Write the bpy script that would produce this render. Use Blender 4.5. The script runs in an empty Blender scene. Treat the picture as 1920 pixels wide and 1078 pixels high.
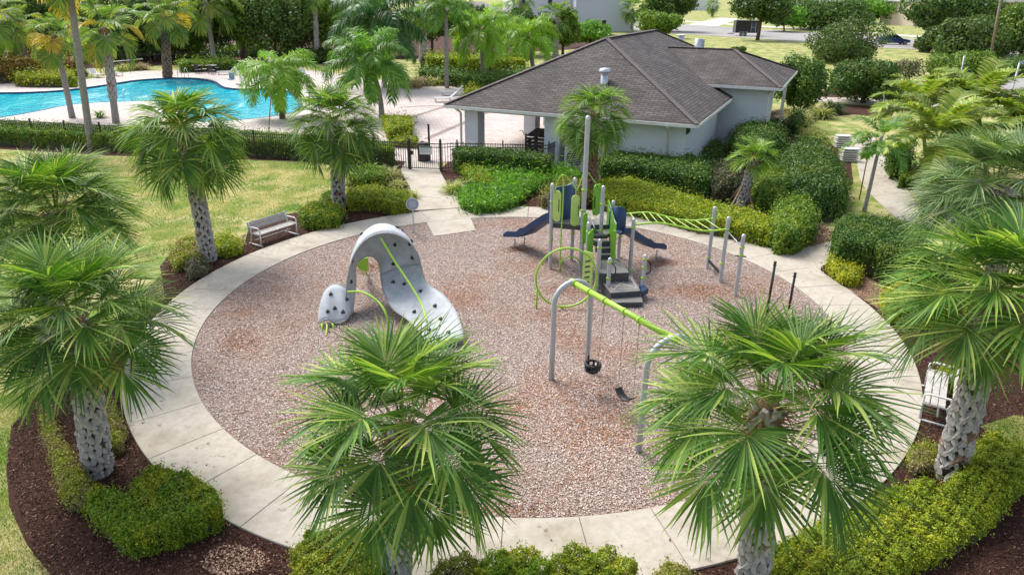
import bpy, math, random
import numpy as np
from mathutils import Vector, Matrix
from mathutils.geometry import tessellate_polygon

R = math.radians
rng = np.random.default_rng(11)
random.seed(5)
scene = bpy.context.scene
col = scene.collection

# ------------------------------------------------------------------ camera, light, exposure
CAM_H, PITCH, ROLL, FPX = 8.4, R(22.981), R(0.4435), 1300.0
cam = bpy.data.cameras.new('camera')
cam.sensor_width = 36.0
cam.lens = 36.0 * FPX / 1920.0
cam.clip_end = 3000.0
cam_o = bpy.data.objects.new('camera', cam)
col.objects.link(cam_o)
cam_o.matrix_world = Matrix.Translation((0, 0, CAM_H)) @ Matrix.Rotation(R(90) - PITCH, 4, 'X') @ Matrix.Rotation(ROLL, 4, 'Z')
scene.camera = cam_o

SUN_EL, SUN_AZ = R(54), R(-42)          # azimuth from +Y towards +X (sun stands behind and to the left)
world = bpy.data.worlds.new('World')
scene.world = world
world.use_nodes = True
wn, wl = world.node_tree.nodes, world.node_tree.links
wn.clear()
sky = wn.new('ShaderNodeTexSky')
sky.sky_type = 'NISHITA'
sky.sun_disc = False
sky.sun_elevation = SUN_EL
sky.sun_rotation = SUN_AZ
sky.air_density = 1.0
sky.dust_density = 3.0
hs = wn.new('ShaderNodeHueSaturation')
hs.inputs['Saturation'].default_value = 0.6
bg = wn.new('ShaderNodeBackground')
bg.inputs['Strength'].default_value = 0.15
wo = wn.new('ShaderNodeOutputWorld')
wl.new(sky.outputs[0], hs.inputs['Color'])
wl.new(hs.outputs[0], bg.inputs[0])
wl.new(bg.outputs[0], wo.inputs[0])
sun = bpy.data.lights.new('sun', 'SUN')
sun.energy = 2.0
sun.angle = R(26)
sun.color = (1.0, 0.955, 0.88)
sun_o = bpy.data.objects.new('sun', sun)
col.objects.link(sun_o)
sd = Vector((math.sin(SUN_AZ) * math.cos(SUN_EL), math.cos(SUN_AZ) * math.cos(SUN_EL), math.sin(SUN_EL)))
sun_o.rotation_euler = sd.to_track_quat('Z', 'Y').to_euler()
sun_o.location = (-20, 20, 40)
scene.view_settings.view_transform = 'Standard'
scene.view_settings.look = 'None'
scene.view_settings.gamma = 1.0
scene.view_settings.use_curve_mapping = False
scene.view_settings.exposure = 0.88
scene.cycles.max_bounces = 6
scene.cycles.diffuse_bounces = 3
scene.cycles.transmission_bounces = 4
scene.cycles.transparent_max_bounces = 6

# ------------------------------------------------------------------ surveying helpers (photo pixel -> place)
def ray(px, py):
    x, y = px - 960.0, py - 539.0
    c, s = math.cos(ROLL), math.sin(ROLL)
    x, y = c * x + s * y, -s * x + c * y
    return np.array([x, FPX * math.cos(PITCH) - y * math.sin(PITCH), -(FPX * math.sin(PITCH) + y * math.cos(PITCH))])

def G(px, py, z=0.0):
    d = ray(px, py)
    t = (CAM_H - z) / -d[2]
    return np.array([d[0] * t, d[1] * t, z])

def AY(px, py, Y):
    d = ray(px, py)
    t = Y / d[1]
    return np.array([d[0] * t, Y, CAM_H + d[2] * t])

def GP(pts, z=0.0):
    return [tuple(G(p[0], p[1], z)[:2]) for p in pts]

# ------------------------------------------------------------------ materials
MATS = {}
def new_mat(name):
    m = bpy.data.materials.new(name)
    m.use_nodes = True
    nt = m.node_tree
    nt.nodes.clear()
    out = nt.nodes.new('ShaderNodeOutputMaterial')
    MATS[name] = m
    return m, nt, out

def N(nt, t, **kw):
    n = nt.nodes.new(t)
    for k, v in kw.items():
        if k in n.bl_rna.properties.keys():
            setattr(n, k, v)
        else:
            n.inputs[k.replace('_', ' ')].default_value = v
    return n

def ramp(nt, stops, interp='LINEAR'):
    r = nt.nodes.new('ShaderNodeValToRGB')
    r.color_ramp.interpolation = interp
    e = r.color_ramp.elements
    while len(e) > 1:
        e.remove(e[-1])
    e[0].position = stops[0][0]
    e[0].color = (*stops[0][1], 1)
    for p, c in stops[1:]:
        k = e.new(p)
        k.color = (*c, 1)
    return r

def coords(nt, scale=None, kind='Object'):
    tc = nt.nodes.new('ShaderNodeTexCoord')
    o = tc.outputs[kind]
    if scale is not None:
        mp = nt.nodes.new('ShaderNodeMapping')
        mp.inputs['Scale'].default_value = scale
        nt.links.new(o, mp.inputs['Vector'])
        o = mp.outputs[0]
    return o

def plain(name, c, rough=0.5, metal=0.0, var=0.12, scale=6.0, bump=0.0, spec=0.5, dirt=None, grain=60.0):
    """paint, concrete, metal ...: base colour with cloudy wear, fine grain and optional bump"""
    m, nt, out = new_mat(name)
    p = N(nt, 'ShaderNodeBsdfPrincipled', Roughness=rough, Metallic=metal)
    p.inputs['Specular IOR Level'].default_value = spec
    v = coords(nt)
    n1 = N(nt, 'ShaderNodeTexNoise', Scale=scale, Detail=6.0, Roughness=0.65)
    nt.links.new(v, n1.inputs['Vector'])
    lo = tuple(x * (1 - var) for x in c)
    hi = tuple(min(1, x * (1 + var)) for x in c)
    st = [(0.3, lo), (0.7, hi)]
    if dirt is not None:
        st = [(0.22, dirt), (0.40, lo), (0.7, hi)]
    r = ramp(nt, st)
    nt.links.new(n1.outputs[0], r.inputs[0])
    nt.links.new(r.outputs[0], p.inputs['Base Color'])
    rr = N(nt, 'ShaderNodeMapRange')
    rr.inputs['To Min'].default_value = max(0.05, rough - 0.1)
    rr.inputs['To Max'].default_value = min(1, rough + 0.1)
    nt.links.new(n1.outputs[0], rr.inputs[0])
    nt.links.new(rr.outputs[0], p.inputs['Roughness'])
    if bump:
        n2 = N(nt, 'ShaderNodeTexNoise', Scale=grain, Detail=3.0)
        nt.links.new(v, n2.inputs['Vector'])
        b = N(nt, 'ShaderNodeBump', Strength=bump, Distance=0.02)
        nt.links.new(n2.outputs[0], b.inputs['Height'])
        nt.links.new(b.outputs[0], p.inputs['Normal'])
    nt.links.new(p.outputs[0], out.inputs[0])
    return m

def leafy(name, stops, patch=None, patch_scale=1.5, rough=0.5, trans=0.3, spec=0.3, patch_lo=0.45, patch_hi=0.62):
    """leaves: one colour per leaf island, with drifting patches of another tone (new growth, dry growth)"""
    m, nt, out = new_mat(name)
    geo = N(nt, 'ShaderNodeNewGeometry')
    r = ramp(nt, stops)
    nt.links.new(geo.outputs['Random Per Island'], r.inputs[0])
    c = r.outputs[0]
    if patch is not None:
        n1 = N(nt, 'ShaderNodeTexNoise', Scale=patch_scale, Detail=3.0)
        nt.links.new(geo.outputs['Position'], n1.inputs['Vector'])
        mr = N(nt, 'ShaderNodeMapRange')
        mr.inputs['From Min'].default_value = patch_lo
        mr.inputs['From Max'].default_value = patch_hi
        nt.links.new(n1.outputs[0], mr.inputs[0])
        r2 = ramp(nt, patch)
        nt.links.new(geo.outputs['Random Per Island'], r2.inputs[0])
        mx = N(nt, 'ShaderNodeMix', data_type='RGBA')
        nt.links.new(mr.outputs[0], mx.inputs[0])
        nt.links.new(c, mx.inputs[6])
        nt.links.new(r2.outputs[0], mx.inputs[7])
        c = mx.outputs[2]
    oi = N(nt, 'ShaderNodeObjectInfo')
    hsv = N(nt, 'ShaderNodeHueSaturation')
    mr2 = N(nt, 'ShaderNodeMapRange')
    mr2.inputs['To Min'].default_value = 0.82
    mr2.inputs['To Max'].default_value = 1.2
    nt.links.new(oi.outputs['Random'], mr2.inputs[0])
    nt.links.new(mr2.outputs[0], hsv.inputs['Value'])
    nt.links.new(c, hsv.inputs['Color'])
    c = hsv.outputs[0]
    p = N(nt, 'ShaderNodeBsdfPrincipled', Roughness=rough)
    p.inputs['Specular IOR Level'].default_value = spec
    nt.links.new(c, p.inputs['Base Color'])
    t = N(nt, 'ShaderNodeBsdfTranslucent')
    g = N(nt, 'ShaderNodeMix', data_type='RGBA', blend_type='MULTIPLY')
    g.inputs[0].default_value = 1.0
    g.inputs[7].default_value = (1.5, 1.6, 0.7, 1)
    nt.links.new(c, g.inputs[6])
    nt.links.new(g.outputs[2], t.inputs[0])
    ms = N(nt, 'ShaderNodeMixShader')
    ms.inputs[0].default_value = trans
    nt.links.new(p.outputs[0], ms.inputs[1])
    nt.links.new(t.outputs[0], ms.inputs[2])
    nt.links.new(ms.outputs[0], out.inputs[0])
    return m

def ground_mat(name, layers, rough=0.9, bump=0.5, bscale=40.0, bdist=0.03):
    """layers: list of (noise scale, detail, stops, blend lo, hi); the first is the base, the rest are mixed over it"""
    m, nt, out = new_mat(name)
    geo = N(nt, 'ShaderNodeNewGeometry')
    pos = geo.outputs['Position']
    c = None
    for k, (sc, det, stops, mask) in enumerate(layers):
        n1 = N(nt, 'ShaderNodeTexNoise', Scale=sc, Detail=det, Roughness=0.7)
        nt.links.new(pos, n1.inputs['Vector'])
        r = ramp(nt, stops)
        nt.links.new(n1.outputs[0], r.inputs[0])
        if c is None:
            c = r.outputs[0]
        else:
            n2 = N(nt, 'ShaderNodeTexNoise', Scale=mask[0], Detail=4.0, Roughness=0.6)
            ad = N(nt, 'ShaderNodeVectorMath', operation='ADD')
            ad.inputs[1].default_value = (17.3 * k, 5.1 * k, 0)
            nt.links.new(pos, ad.inputs[0])
            nt.links.new(ad.outputs[0], n2.inputs['Vector'])
            mr = N(nt, 'ShaderNodeMapRange')
            mr.inputs['From Min'].default_value = mask[1]
            mr.inputs['From Max'].default_value = mask[2]
            nt.links.new(n2.outputs[0], mr.inputs[0])
            mx = N(nt, 'ShaderNodeMix', data_type='RGBA')
            nt.links.new(mr.outputs[0], mx.inputs[0])
            nt.links.new(c, mx.inputs[6])
            nt.links.new(r.outputs[0], mx.inputs[7])
            c = mx.outputs[2]
    p = N(nt, 'ShaderNodeBsdfPrincipled', Roughness=rough)
    p.inputs['Specular IOR Level'].default_value = 0.2
    nt.links.new(c, p.inputs['Base Color'])
    nb = N(nt, 'ShaderNodeTexNoise', Scale=bscale, Detail=5.0, Roughness=0.7)
    nt.links.new(pos, nb.inputs['Vector'])
    b = N(nt, 'ShaderNodeBump', Strength=bump, Distance=bdist)
    nt.links.new(nb.outputs[0], b.inputs['Height'])
    nt.links.new(b.outputs[0], p.inputs['Normal'])
    nt.links.new(p.outputs[0], out.inputs[0])
    return m

def brick_mat(name, c1, c2, mortar, bw, bh, msize, rough=0.8, uv=True, rot=0.0, bump=0.4, stain=0.25, offset=0.5):
    m, nt, out = new_mat(name)
    tc = N(nt, 'ShaderNodeTexCoord')
    mp = N(nt, 'ShaderNodeMapping')
    mp.inputs['Rotation'].default_value = (0, 0, rot)
    nt.links.new(tc.outputs['UV' if uv else 'Object'], mp.inputs['Vector'])
    br = N(nt, 'ShaderNodeTexBrick', offset=offset)
    br.inputs['Scale'].default_value = 1.0
    br.inputs['Brick Width'].default_value = bw
    br.inputs['Row Height'].default_value = bh
    br.inputs['Mortar Size'].default_value = msize
    br.inputs['Mortar Smooth'].default_value = 0.3
    br.inputs['Color1'].default_value = (*c1, 1)
    br.inputs['Color2'].default_value = (*c2, 1)
    br.inputs['Mortar'].default_value = (*mortar, 1)
    nt.links.new(mp.outputs[0], br.inputs['Vector'])
    n1 = N(nt, 'ShaderNodeTexNoise', Scale=0.6, Detail=8.0, Roughness=0.75)
    nt.links.new(tc.outputs['Object'], n1.inputs['Vector'])
    r = ramp(nt, [(0.3, (1 - stain,) * 3), (0.7, (1 + stain * 0.6,) * 3)])
    nt.links.new(n1.outputs[0], r.inputs[0])
    mx = N(nt, 'ShaderNodeMix', data_type='RGBA', blend_type='MULTIPLY')
    mx.inputs[0].default_value = 1.0
    nt.links.new(br.outputs['Color'], mx.inputs[6])
    nt.links.new(r.outputs[0], mx.inputs[7])
    p = N(nt, 'ShaderNodeBsdfPrincipled', Roughness=rough)
    p.inputs['Specular IOR Level'].default_value = 0.25
    nt.links.new(mx.outputs[2], p.inputs['Base Color'])
    b = N(nt, 'ShaderNodeBump', Strength=bump, Distance=0.02, invert=True)
    nt.links.new(br.outputs['Fac'], b.inputs['Height'])
    nt.links.new(b.outputs[0], p.inputs['Normal'])
    nt.links.new(p.outputs[0], out.inputs[0])
    return m

M = MATS
ground_mat('lawn', [
    (55, 6, [(0.3, (0.10, 0.15, 0.025)), (0.5, (0.19, 0.24, 0.05)), (0.7, (0.30, 0.32, 0.10))], None),
    (60, 6, [(0.3, (0.26, 0.23, 0.08)), (0.55, (0.46, 0.41, 0.19)), (0.75, (0.64, 0.56, 0.33))], (0.7, 0.40, 0.56)),
    (45, 5, [(0.3, (0.07, 0.14, 0.02)), (0.7, (0.20, 0.30, 0.045))], (0.5, 0.50, 0.62)),
], bump=0.8, bscale=45)
ground_mat('mulch', [
    (32, 8, [(0.3, (0.018, 0.008, 0.005)), (0.55, (0.075, 0.033, 0.022)), (0.78, (0.19, 0.10, 0.075))], None),
    (40, 6, [(0.3, (0.12, 0.07, 0.045)), (0.7, (0.36, 0.25, 0.17))], (0.38, 0.66, 0.74)),
], bump=1.0, bscale=38, bdist=0.05)
ground_mat('chips_bed', [
    (38, 8, [(0.32, (0.10, 0.06, 0.045)), (0.5, (0.36, 0.26, 0.22)), (0.66, (0.6, 0.5, 0.46))], None),
    (34, 8, [(0.3, (0.12, 0.05, 0.025)), (0.5, (0.36, 0.17, 0.09)), (0.72, (0.52, 0.33, 0.22))], (0.30, 0.53, 0.66)),
], bump=1.0, bscale=36, bdist=0.05)
ground_mat('tan_mulch', [
    (34, 8, [(0.3, (0.13, 0.07, 0.04)), (0.55, (0.40, 0.26, 0.17)), (0.75, (0.62, 0.46, 0.34))], None)], bump=1.0, bscale=38, bdist=0.05)
ground_mat('concrete', [
    (7, 8, [(0.3, (0.37, 0.335, 0.28)), (0.6, (0.47, 0.43, 0.37)), (0.8, (0.53, 0.49, 0.425))], None),
    (3, 8, [(0.3, (0.27, 0.235, 0.185)), (0.7, (0.43, 0.385, 0.31))], (0.75, 0.50, 0.68)),
    (30, 4, [(0.3, (0.16, 0.13, 0.10)), (0.7, (0.28, 0.24, 0.19))], (4.0, 0.64, 0.72)),
], bump=0.15, bscale=90, bdist=0.01, rough=0.85)
ground_mat('pale_concrete', [
    (5, 7, [(0.3, (0.52, 0.49, 0.45)), (0.7, (0.66, 0.63, 0.59))], None)], bump=0.15, bscale=90, bdist=0.01)
ground_mat('asphalt', [
    (20, 7, [(0.3, (0.27, 0.255, 0.25)), (0.7, (0.36, 0.345, 0.34))], None),
    (1, 4, [(0.3, (0.22, 0.21, 0.20)), (0.7, (0.30, 0.29, 0.28))], (0.1, 0.5, 0.65))], bump=0.1, bscale=60)
brick_mat('pavers', (0.62, 0.55, 0.52), (0.50, 0.43, 0.40), (0.33, 0.27, 0.25), 0.34, 0.22, 0.02, uv=False, rot=0.45, stain=0.2)
brick_mat('shingles', (0.130, 0.110, 0.106), (0.080, 0.067, 0.065), (0.038, 0.032, 0.031), 0.45, 0.17, 0.022, stain=0.42, bump=0.8)
plain('ridge_shingle', (0.115, 0.096, 0.092), rough=0.9, var=0.35, scale=9)
plain('stucco', (0.60, 0.63, 0.67), rough=0.85, var=0.06, scale=2.5, bump=0.15)
plain('stucco_tan', (0.52, 0.44, 0.34), rough=0.85, var=0.06, scale=2)
plain('stucco_white', (0.72, 0.73, 0.75), rough=0.8, var=0.05, scale=2)
plain('white_paint', (0.68, 0.68, 0.66), rough=0.45, var=0.08, scale=5, dirt=(0.45, 0.43, 0.4))
plain('weathered_wood', (0.42, 0.40, 0.38), rough=0.8, var=0.28, scale=9, bump=0.3)
plain('silver_post', (0.42, 0.44, 0.47), rough=0.42, metal=0.15, var=0.07, scale=4)
plain('lime', (0.30, 0.53, 0.045), rough=0.42, var=0.1, scale=4)
plain('lime_pale', (0.42, 0.58, 0.16), rough=0.5, var=0.1, scale=5)
plain('green_panel', (0.17, 0.42, 0.03), rough=0.45, var=0.12, scale=4)
plain('navy_plastic', (0.008, 0.038, 0.105), rough=0.5, var=0.25, scale=3)
plain('deck_grey', (0.17, 0.165, 0.155), rough=0.7, var=0.18, scale=8, bump=0.25)
plain('step_face', (0.05, 0.055, 0.065), rough=0.6, var=0.2, scale=5)
plain('panel_grey', (0.47, 0.50, 0.53), rough=0.6, var=0.13, scale=3.5, spec=0.3, dirt=(0.33, 0.33, 0.33))
plain('panel_rim', (0.30, 0.31, 0.33), rough=0.45, var=0.1)
plain('black_rubber', (0.014, 0.014, 0.016), rough=0.55, var=0.3)
plain('chain_metal', (0.20, 0.20, 0.21), rough=0.4, metal=0.6)
plain('black_iron', (0.018, 0.015, 0.014), rough=0.45, var=0.3, scale=8)
plain('bronze_iron', (0.028, 0.024, 0.022), rough=0.5, var=0.2, scale=8)
plain('dark_wood', (0.045, 0.035, 0.03), rough=0.7, var=0.3, scale=6)
plain('bark_grey', (0.27, 0.245, 0.225), rough=0.9, var=0.35, scale=14, bump=0.6, grain=30)
plain('bark_recess_shade', (0.055, 0.045, 0.038), rough=0.95, var=0.4, scale=16, bump=0.8, grain=35)  # trunk under leaf bases, darkened to paint shade into the recesses
plain('bark_brown', (0.12, 0.075, 0.05), rough=0.95, var=0.4, scale=16, bump=0.8, grain=35)
plain('boot_grey', (0.40, 0.375, 0.355), rough=0.85, var=0.22, scale=9, bump=0.4)
plain('boot_brown', (0.23, 0.135, 0.085), rough=0.9, var=0.35, scale=12, bump=0.4)
plain('petiole', (0.26, 0.33, 0.09), rough=0.5, var=0.2, scale=5)
plain('petiole_brown', (0.30, 0.17, 0.07), rough=0.8, var=0.3)
plain('twig', (0.05, 0.045, 0.018), rough=0.95, var=0.5, scale=9, bump=1.0, grain=22)  # dark colour of the hedge core, shade between leaves painted in
plain('fabric_grey', (0.42, 0.43, 0.44), rough=0.8)
plain('sign_blue', (0.22, 0.30, 0.40), rough=0.35, var=0.2, scale=12)
plain('sign_green', (0.03, 0.16, 0.06), rough=0.4)
plain('sign_grey', (0.25, 0.26, 0.27), rough=0.5)
plain('car_blue', (0.05, 0.10, 0.24), rough=0.18, metal=0.5, var=0.03)
plain('car_dark', (0.02, 0.024, 0.03), rough=0.2, metal=0.3, var=0.03)
plain('trailer_black', (0.014, 0.014, 0.017), rough=0.3)
plain('tyre', (0.012, 0.012, 0.012), rough=0.9)
plain('rim_metal', (0.3, 0.3, 0.31), rough=0.3, metal=0.8)
plain('glass_dark', (0.02, 0.028, 0.035), rough=0.06, spec=0.9, var=0.02)
plain('pool_tile', (0.018, 0.05, 0.13), rough=0.25, var=0.4, scale=5)
plain('galvanised', (0.50, 0.53, 0.57), rough=0.35, metal=0.5)
plain('roof_far', (0.22, 0.21, 0.2), rough=0.8)
plain('wood_pole', (0.24, 0.17, 0.12), rough=0.85, var=0.2)
plain('fibre', (0.20, 0.115, 0.06), rough=0.95, var=0.4)
plain('red_brick_paint', (0.36, 0.12, 0.08), rough=0.7)

plain('flower', (0.48, 0.50, 0.04), rough=0.8, var=0.3, scale=12)
# foliage
leafy('sabal_leaf', [(0, (0.032, 0.095, 0.014)), (0.45, (0.078, 0.185, 0.024)), (0.75, (0.16, 0.28, 0.038)), (0.9, (0.34, 0.44, 0.09)), (1, (0.60, 0.60, 0.26))],
      patch=[(0, (0.10, 0.21, 0.02)), (0.6, (0.20, 0.33, 0.04)), (1, (0.46, 0.50, 0.14))], patch_scale=1.3, patch_lo=0.50, patch_hi=0.70, rough=0.5, trans=0.28, spec=0.32)
leafy('sabal_silver', [(0, (0.06, 0.12, 0.04)), (0.5, (0.13, 0.22, 0.07)), (0.85, (0.28, 0.36, 0.16)), (1, (0.58, 0.62, 0.40))], rough=0.5, trans=0.28)
leafy('sabal_young', [(0, (0.10, 0.20, 0.02)), (0.5, (0.17, 0.30, 0.035)), (1, (0.30, 0.42, 0.07))], rough=0.38, trans=0.3)
leafy('sabal_dead', [(0, (0.20, 0.12, 0.05)), (0.6, (0.34, 0.22, 0.09)), (1, (0.45, 0.33, 0.16))], rough=0.8, trans=0.15)
leafy('fan_green', [(0, (0.055, 0.13, 0.025)), (0.6, (0.12, 0.22, 0.04)), (1, (0.22, 0.30, 0.07))], patch=[(0, (0.16, 0.20, 0.03)), (1, (0.28, 0.30, 0.06))], patch_scale=0.5, rough=0.4, trans=0.35)
leafy('fan_yellow', [(0, (0.34, 0.24, 0.02)), (0.6, (0.46, 0.34, 0.035)), (1, (0.40, 0.26, 0.08))], rough=0.5, trans=0.35)
leafy('queen_leaf', [(0, (0.05, 0.14, 0.02)), (0.5, (0.10, 0.24, 0.03)), (1, (0.22, 0.36, 0.06))], rough=0.4, trans=0.35)
leafy('queen_lime', [(0, (0.12, 0.26, 0.02)), (0.5, (0.20, 0.38, 0.03)), (1, (0.34, 0.46, 0.06))], rough=0.4, trans=0.35)
leafy('queen_dark', [(0, (0.025, 0.085, 0.025)), (0.5, (0.05, 0.14, 0.04)), (1, (0.11, 0.21, 0.07))], rough=0.4, trans=0.3)
leafy('areca_leaf', [(0, (0.10, 0.20, 0.025)), (0.45, (0.22, 0.31, 0.04)), (0.8, (0.36, 0.40, 0.08)), (1, (0.50, 0.48, 0.16))], rough=0.4, trans=0.35)
YEL = [(0, (0.19, 0.22, 0.012)), (0.5, (0.36, 0.38, 0.018)), (1, (0.52, 0.51, 0.04))]
leafy('hedge_golden', [(0, (0.09, 0.14, 0.012)), (0.5, (0.20, 0.28, 0.018)), (1, (0.36, 0.42, 0.03))], patch=YEL, patch_scale=2.6, trans=0.25, patch_lo=0.46, patch_hi=0.68)
leafy('hedge_lime', [(0, (0.07, 0.15, 0.010)), (0.5, (0.18, 0.30, 0.018)), (1, (0.33, 0.43, 0.03))], patch=YEL, patch_scale=2.0, trans=0.25, patch_lo=0.48, patch_hi=0.66)
leafy('hedge_dry', [(0, (0.14, 0.17, 0.02)), (0.5, (0.26, 0.29, 0.03)), (1, (0.40, 0.41, 0.07))], patch=[(0, (0.20, 0.16, 0.07)), (1, (0.36, 0.30, 0.16))], patch_scale=2.4, trans=0.2)
leafy('hedge_yellow', YEL, patch=[(0, (0.14, 0.20, 0.02)), (1, (0.30, 0.36, 0.03))], patch_scale=1.5, trans=0.25)
leafy('hedge_dark', [(0, (0.02, 0.065, 0.012)), (0.5, (0.05, 0.125, 0.018)), (0.85, (0.11, 0.21, 0.035)), (1, (0.20, 0.31, 0.07))], patch=[(0, (0.07, 0.13, 0.015)), (1, (0.17, 0.25, 0.04))], patch_scale=0.8, trans=0.18)
leafy('hedge_grey', [(0, (0.05, 0.075, 0.03)), (0.6, (0.11, 0.14, 0.055)), (1, (0.20, 0.20, 0.11))], patch=[(0, (0.13, 0.10, 0.06)), (1, (0.22, 0.19, 0.12))], patch_scale=1.6, trans=0.15)
leafy('hedge_mid', [(0, (0.05, 0.12, 0.015)), (0.5, (0.10, 0.20, 0.025)), (1, (0.20, 0.32, 0.05))], patch=[(0, (0.16, 0.24, 0.02)), (1, (0.30, 0.38, 0.05))], patch_scale=1.3, trans=0.25)
leafy('fern_bright', [(0, (0.05, 0.15, 0.015)), (0.5, (0.12, 0.29, 0.03)), (1, (0.27, 0.46, 0.07))], trans=0.35, rough=0.42)
leafy('liriope', [(0, (0.16, 0.20, 0.04)), (0.5, (0.34, 0.36, 0.10)), (1, (0.60, 0.58, 0.26))], trans=0.3)
leafy('copper_shrub', [(0, (0.16, 0.07, 0.02)), (0.5, (0.26, 0.14, 0.03)), (1, (0.20, 0.22, 0.04))], trans=0.2)
leafy('tree_dark', [(0, (0.025, 0.06, 0.014)), (0.5, (0.06, 0.12, 0.022)), (1, (0.15, 0.22, 0.04))], trans=0.2)
leafy('tree_oak', [(0, (0.04, 0.085, 0.018)), (0.5, (0.09, 0.155, 0.035)), (1, (0.19, 0.25, 0.08))], trans=0.2)
leafy('tree_mid', [(0, (0.06, 0.13, 0.015)), (0.5, (0.12, 0.21, 0.025)), (1, (0.25, 0.33, 0.05))], trans=0.25)
leafy('tree_bright', [(0, (0.06, 0.17, 0.015)), (1, (0.20, 0.38, 0.05))], trans=0.25)
leafy('grass_blade', [(0, (0.20, 0.20, 0.05)), (0.5, (0.42, 0.38, 0.14)), (1, (0.68, 0.60, 0.34))],
      patch=[(0, (0.07, 0.16, 0.02)), (1, (0.22, 0.34, 0.05))], patch_scale=0.55, patch_lo=0.48, patch_hi=0.60, trans=0.3, rough=0.6)
leafy('dry_grass', [(0, (0.28, 0.20, 0.09)), (1, (0.50, 0.42, 0.24))], trans=0.2, rough=0.7)
leafy('wood_chip', [(0, (0.16, 0.11, 0.09)), (0.2, (0.30, 0.22, 0.18)), (0.5, (0.48, 0.38, 0.33)), (0.8, (0.62, 0.53, 0.48)), (1, (0.78, 0.71, 0.66))],
      patch=[(0, (0.08, 0.035, 0.02)), (0.4, (0.36, 0.18, 0.10)), (0.8, (0.58, 0.37, 0.25)), (1, (0.75, 0.58, 0.45))], patch_scale=0.36, trans=0.0, rough=0.85, spec=0.2, patch_lo=0.50, patch_hi=0.74)
leafy('rusty_chip', [(0, (0.12, 0.045, 0.02)), (0.5, (0.34, 0.15, 0.08)), (1, (0.58, 0.36, 0.22))], trans=0.0, rough=0.9, spec=0.2)
leafy('mulch_chip', [(0, (0.012, 0.006, 0.004)), (0.5, (0.055, 0.024, 0.016)), (0.9, (0.14, 0.075, 0.055)), (1, (0.30, 0.20, 0.15))], trans=0.0, rough=0.9, spec=0.2)
leafy('tan_chip', [(0, (0.10, 0.05, 0.03)), (0.5, (0.34, 0.20, 0.13)), (1, (0.66, 0.50, 0.38))], trans=0.0, rough=0.9, spec=0.2)

# pool water: turquoise pool, rippled glossy surface
m, nt, out = new_mat('pool_water')
p = N(nt, 'ShaderNodeBsdfPrincipled', Roughness=0.06)
geo = N(nt, 'ShaderNodeNewGeometry')
n1 = N(nt, 'ShaderNodeTexNoise', Scale=0.55, Detail=5.0, Distortion=1.5)
mp = N(nt, 'ShaderNodeMapping')
mp.inputs['Scale'].default_value = (1.0, 0.45, 1)
nt.links.new(geo.outputs['Position'], mp.inputs['Vector'])
nt.links.new(mp.outputs[0], n1.inputs['Vector'])
r = ramp(nt, [(0.32, (0.0, 0.36, 0.50)), (0.5, (0.004, 0.50, 0.63)), (0.60, (0.05, 0.62, 0.70)), (0.70, (0.45, 0.80, 0.84))])
nt.links.new(n1.outputs[0], r.inputs[0])
nt.links.new(r.outputs[0], p.inputs['Base Color'])
n2 = N(nt, 'ShaderNodeTexNoise', Scale=2.2, Detail=3.0, Distortion=0.8)
nt.links.new(geo.outputs['Position'], n2.inputs['Vector'])
b = N(nt, 'ShaderNodeBump', Strength=0.5, Distance=0.12)
nt.links.new(n2.outputs[0], b.inputs['Height'])
nt.links.new(b.outputs[0], p.inputs['Normal'])
nt.links.new(p.outputs[0], out.inputs[0])

# ------------------------------------------------------------------ mesh helpers
def tag(o, label=None, cat=None, group=None, kind=None):
    if label: o['label'] = label
    if cat: o['category'] = cat
    if group: o['group'] = group
    if kind: o['kind'] = kind
    return o

def link(name, me, parent=None):
    o = bpy.data.objects.new(name, me)
    col.objects.link(o)
    if parent is not None:
        o.parent = parent
    return o

def thing(name, label, cat, loc=(0, 0, 0), rz=0.0, group=None):
    o = link(name, None)
    o.empty_display_size = 0.2
    o.location = [float(v) for v in loc]
    o.rotation_euler = (0, 0, rz)
    return tag(o, label, cat, group)

def np_mesh(name, V, F, mats, mat_idx=None, smooth=False):
    """V (n,3), F (m,k) all faces of k corners"""
    V = np.asarray(V, dtype=np.float32)
    F = np.asarray(F, dtype=np.int32)
    me = bpy.data.meshes.new(name)
    me.vertices.add(len(V))
    me.vertices.foreach_set('co', V.ravel())
    k = F.shape[1]
    me.loops.add(F.size)
    me.loops.foreach_set('vertex_index', F.ravel())
    me.polygons.add(len(F))
    me.polygons.foreach_set('loop_start', np.arange(0, F.size, k, dtype=np.int32))
    for mm in (mats if isinstance(mats, (list, tuple)) else [mats]):
        me.materials.append(mm if not isinstance(mm, str) else MATS[mm])
    if mat_idx is not None:
        me.polygons.foreach_set('material_index', np.asarray(mat_idx, dtype=np.int32))
    if smooth:
        me.polygons.foreach_set('use_smooth', np.ones(len(F), dtype=bool))
    me.update(calc_edges=True)
    return me

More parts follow.
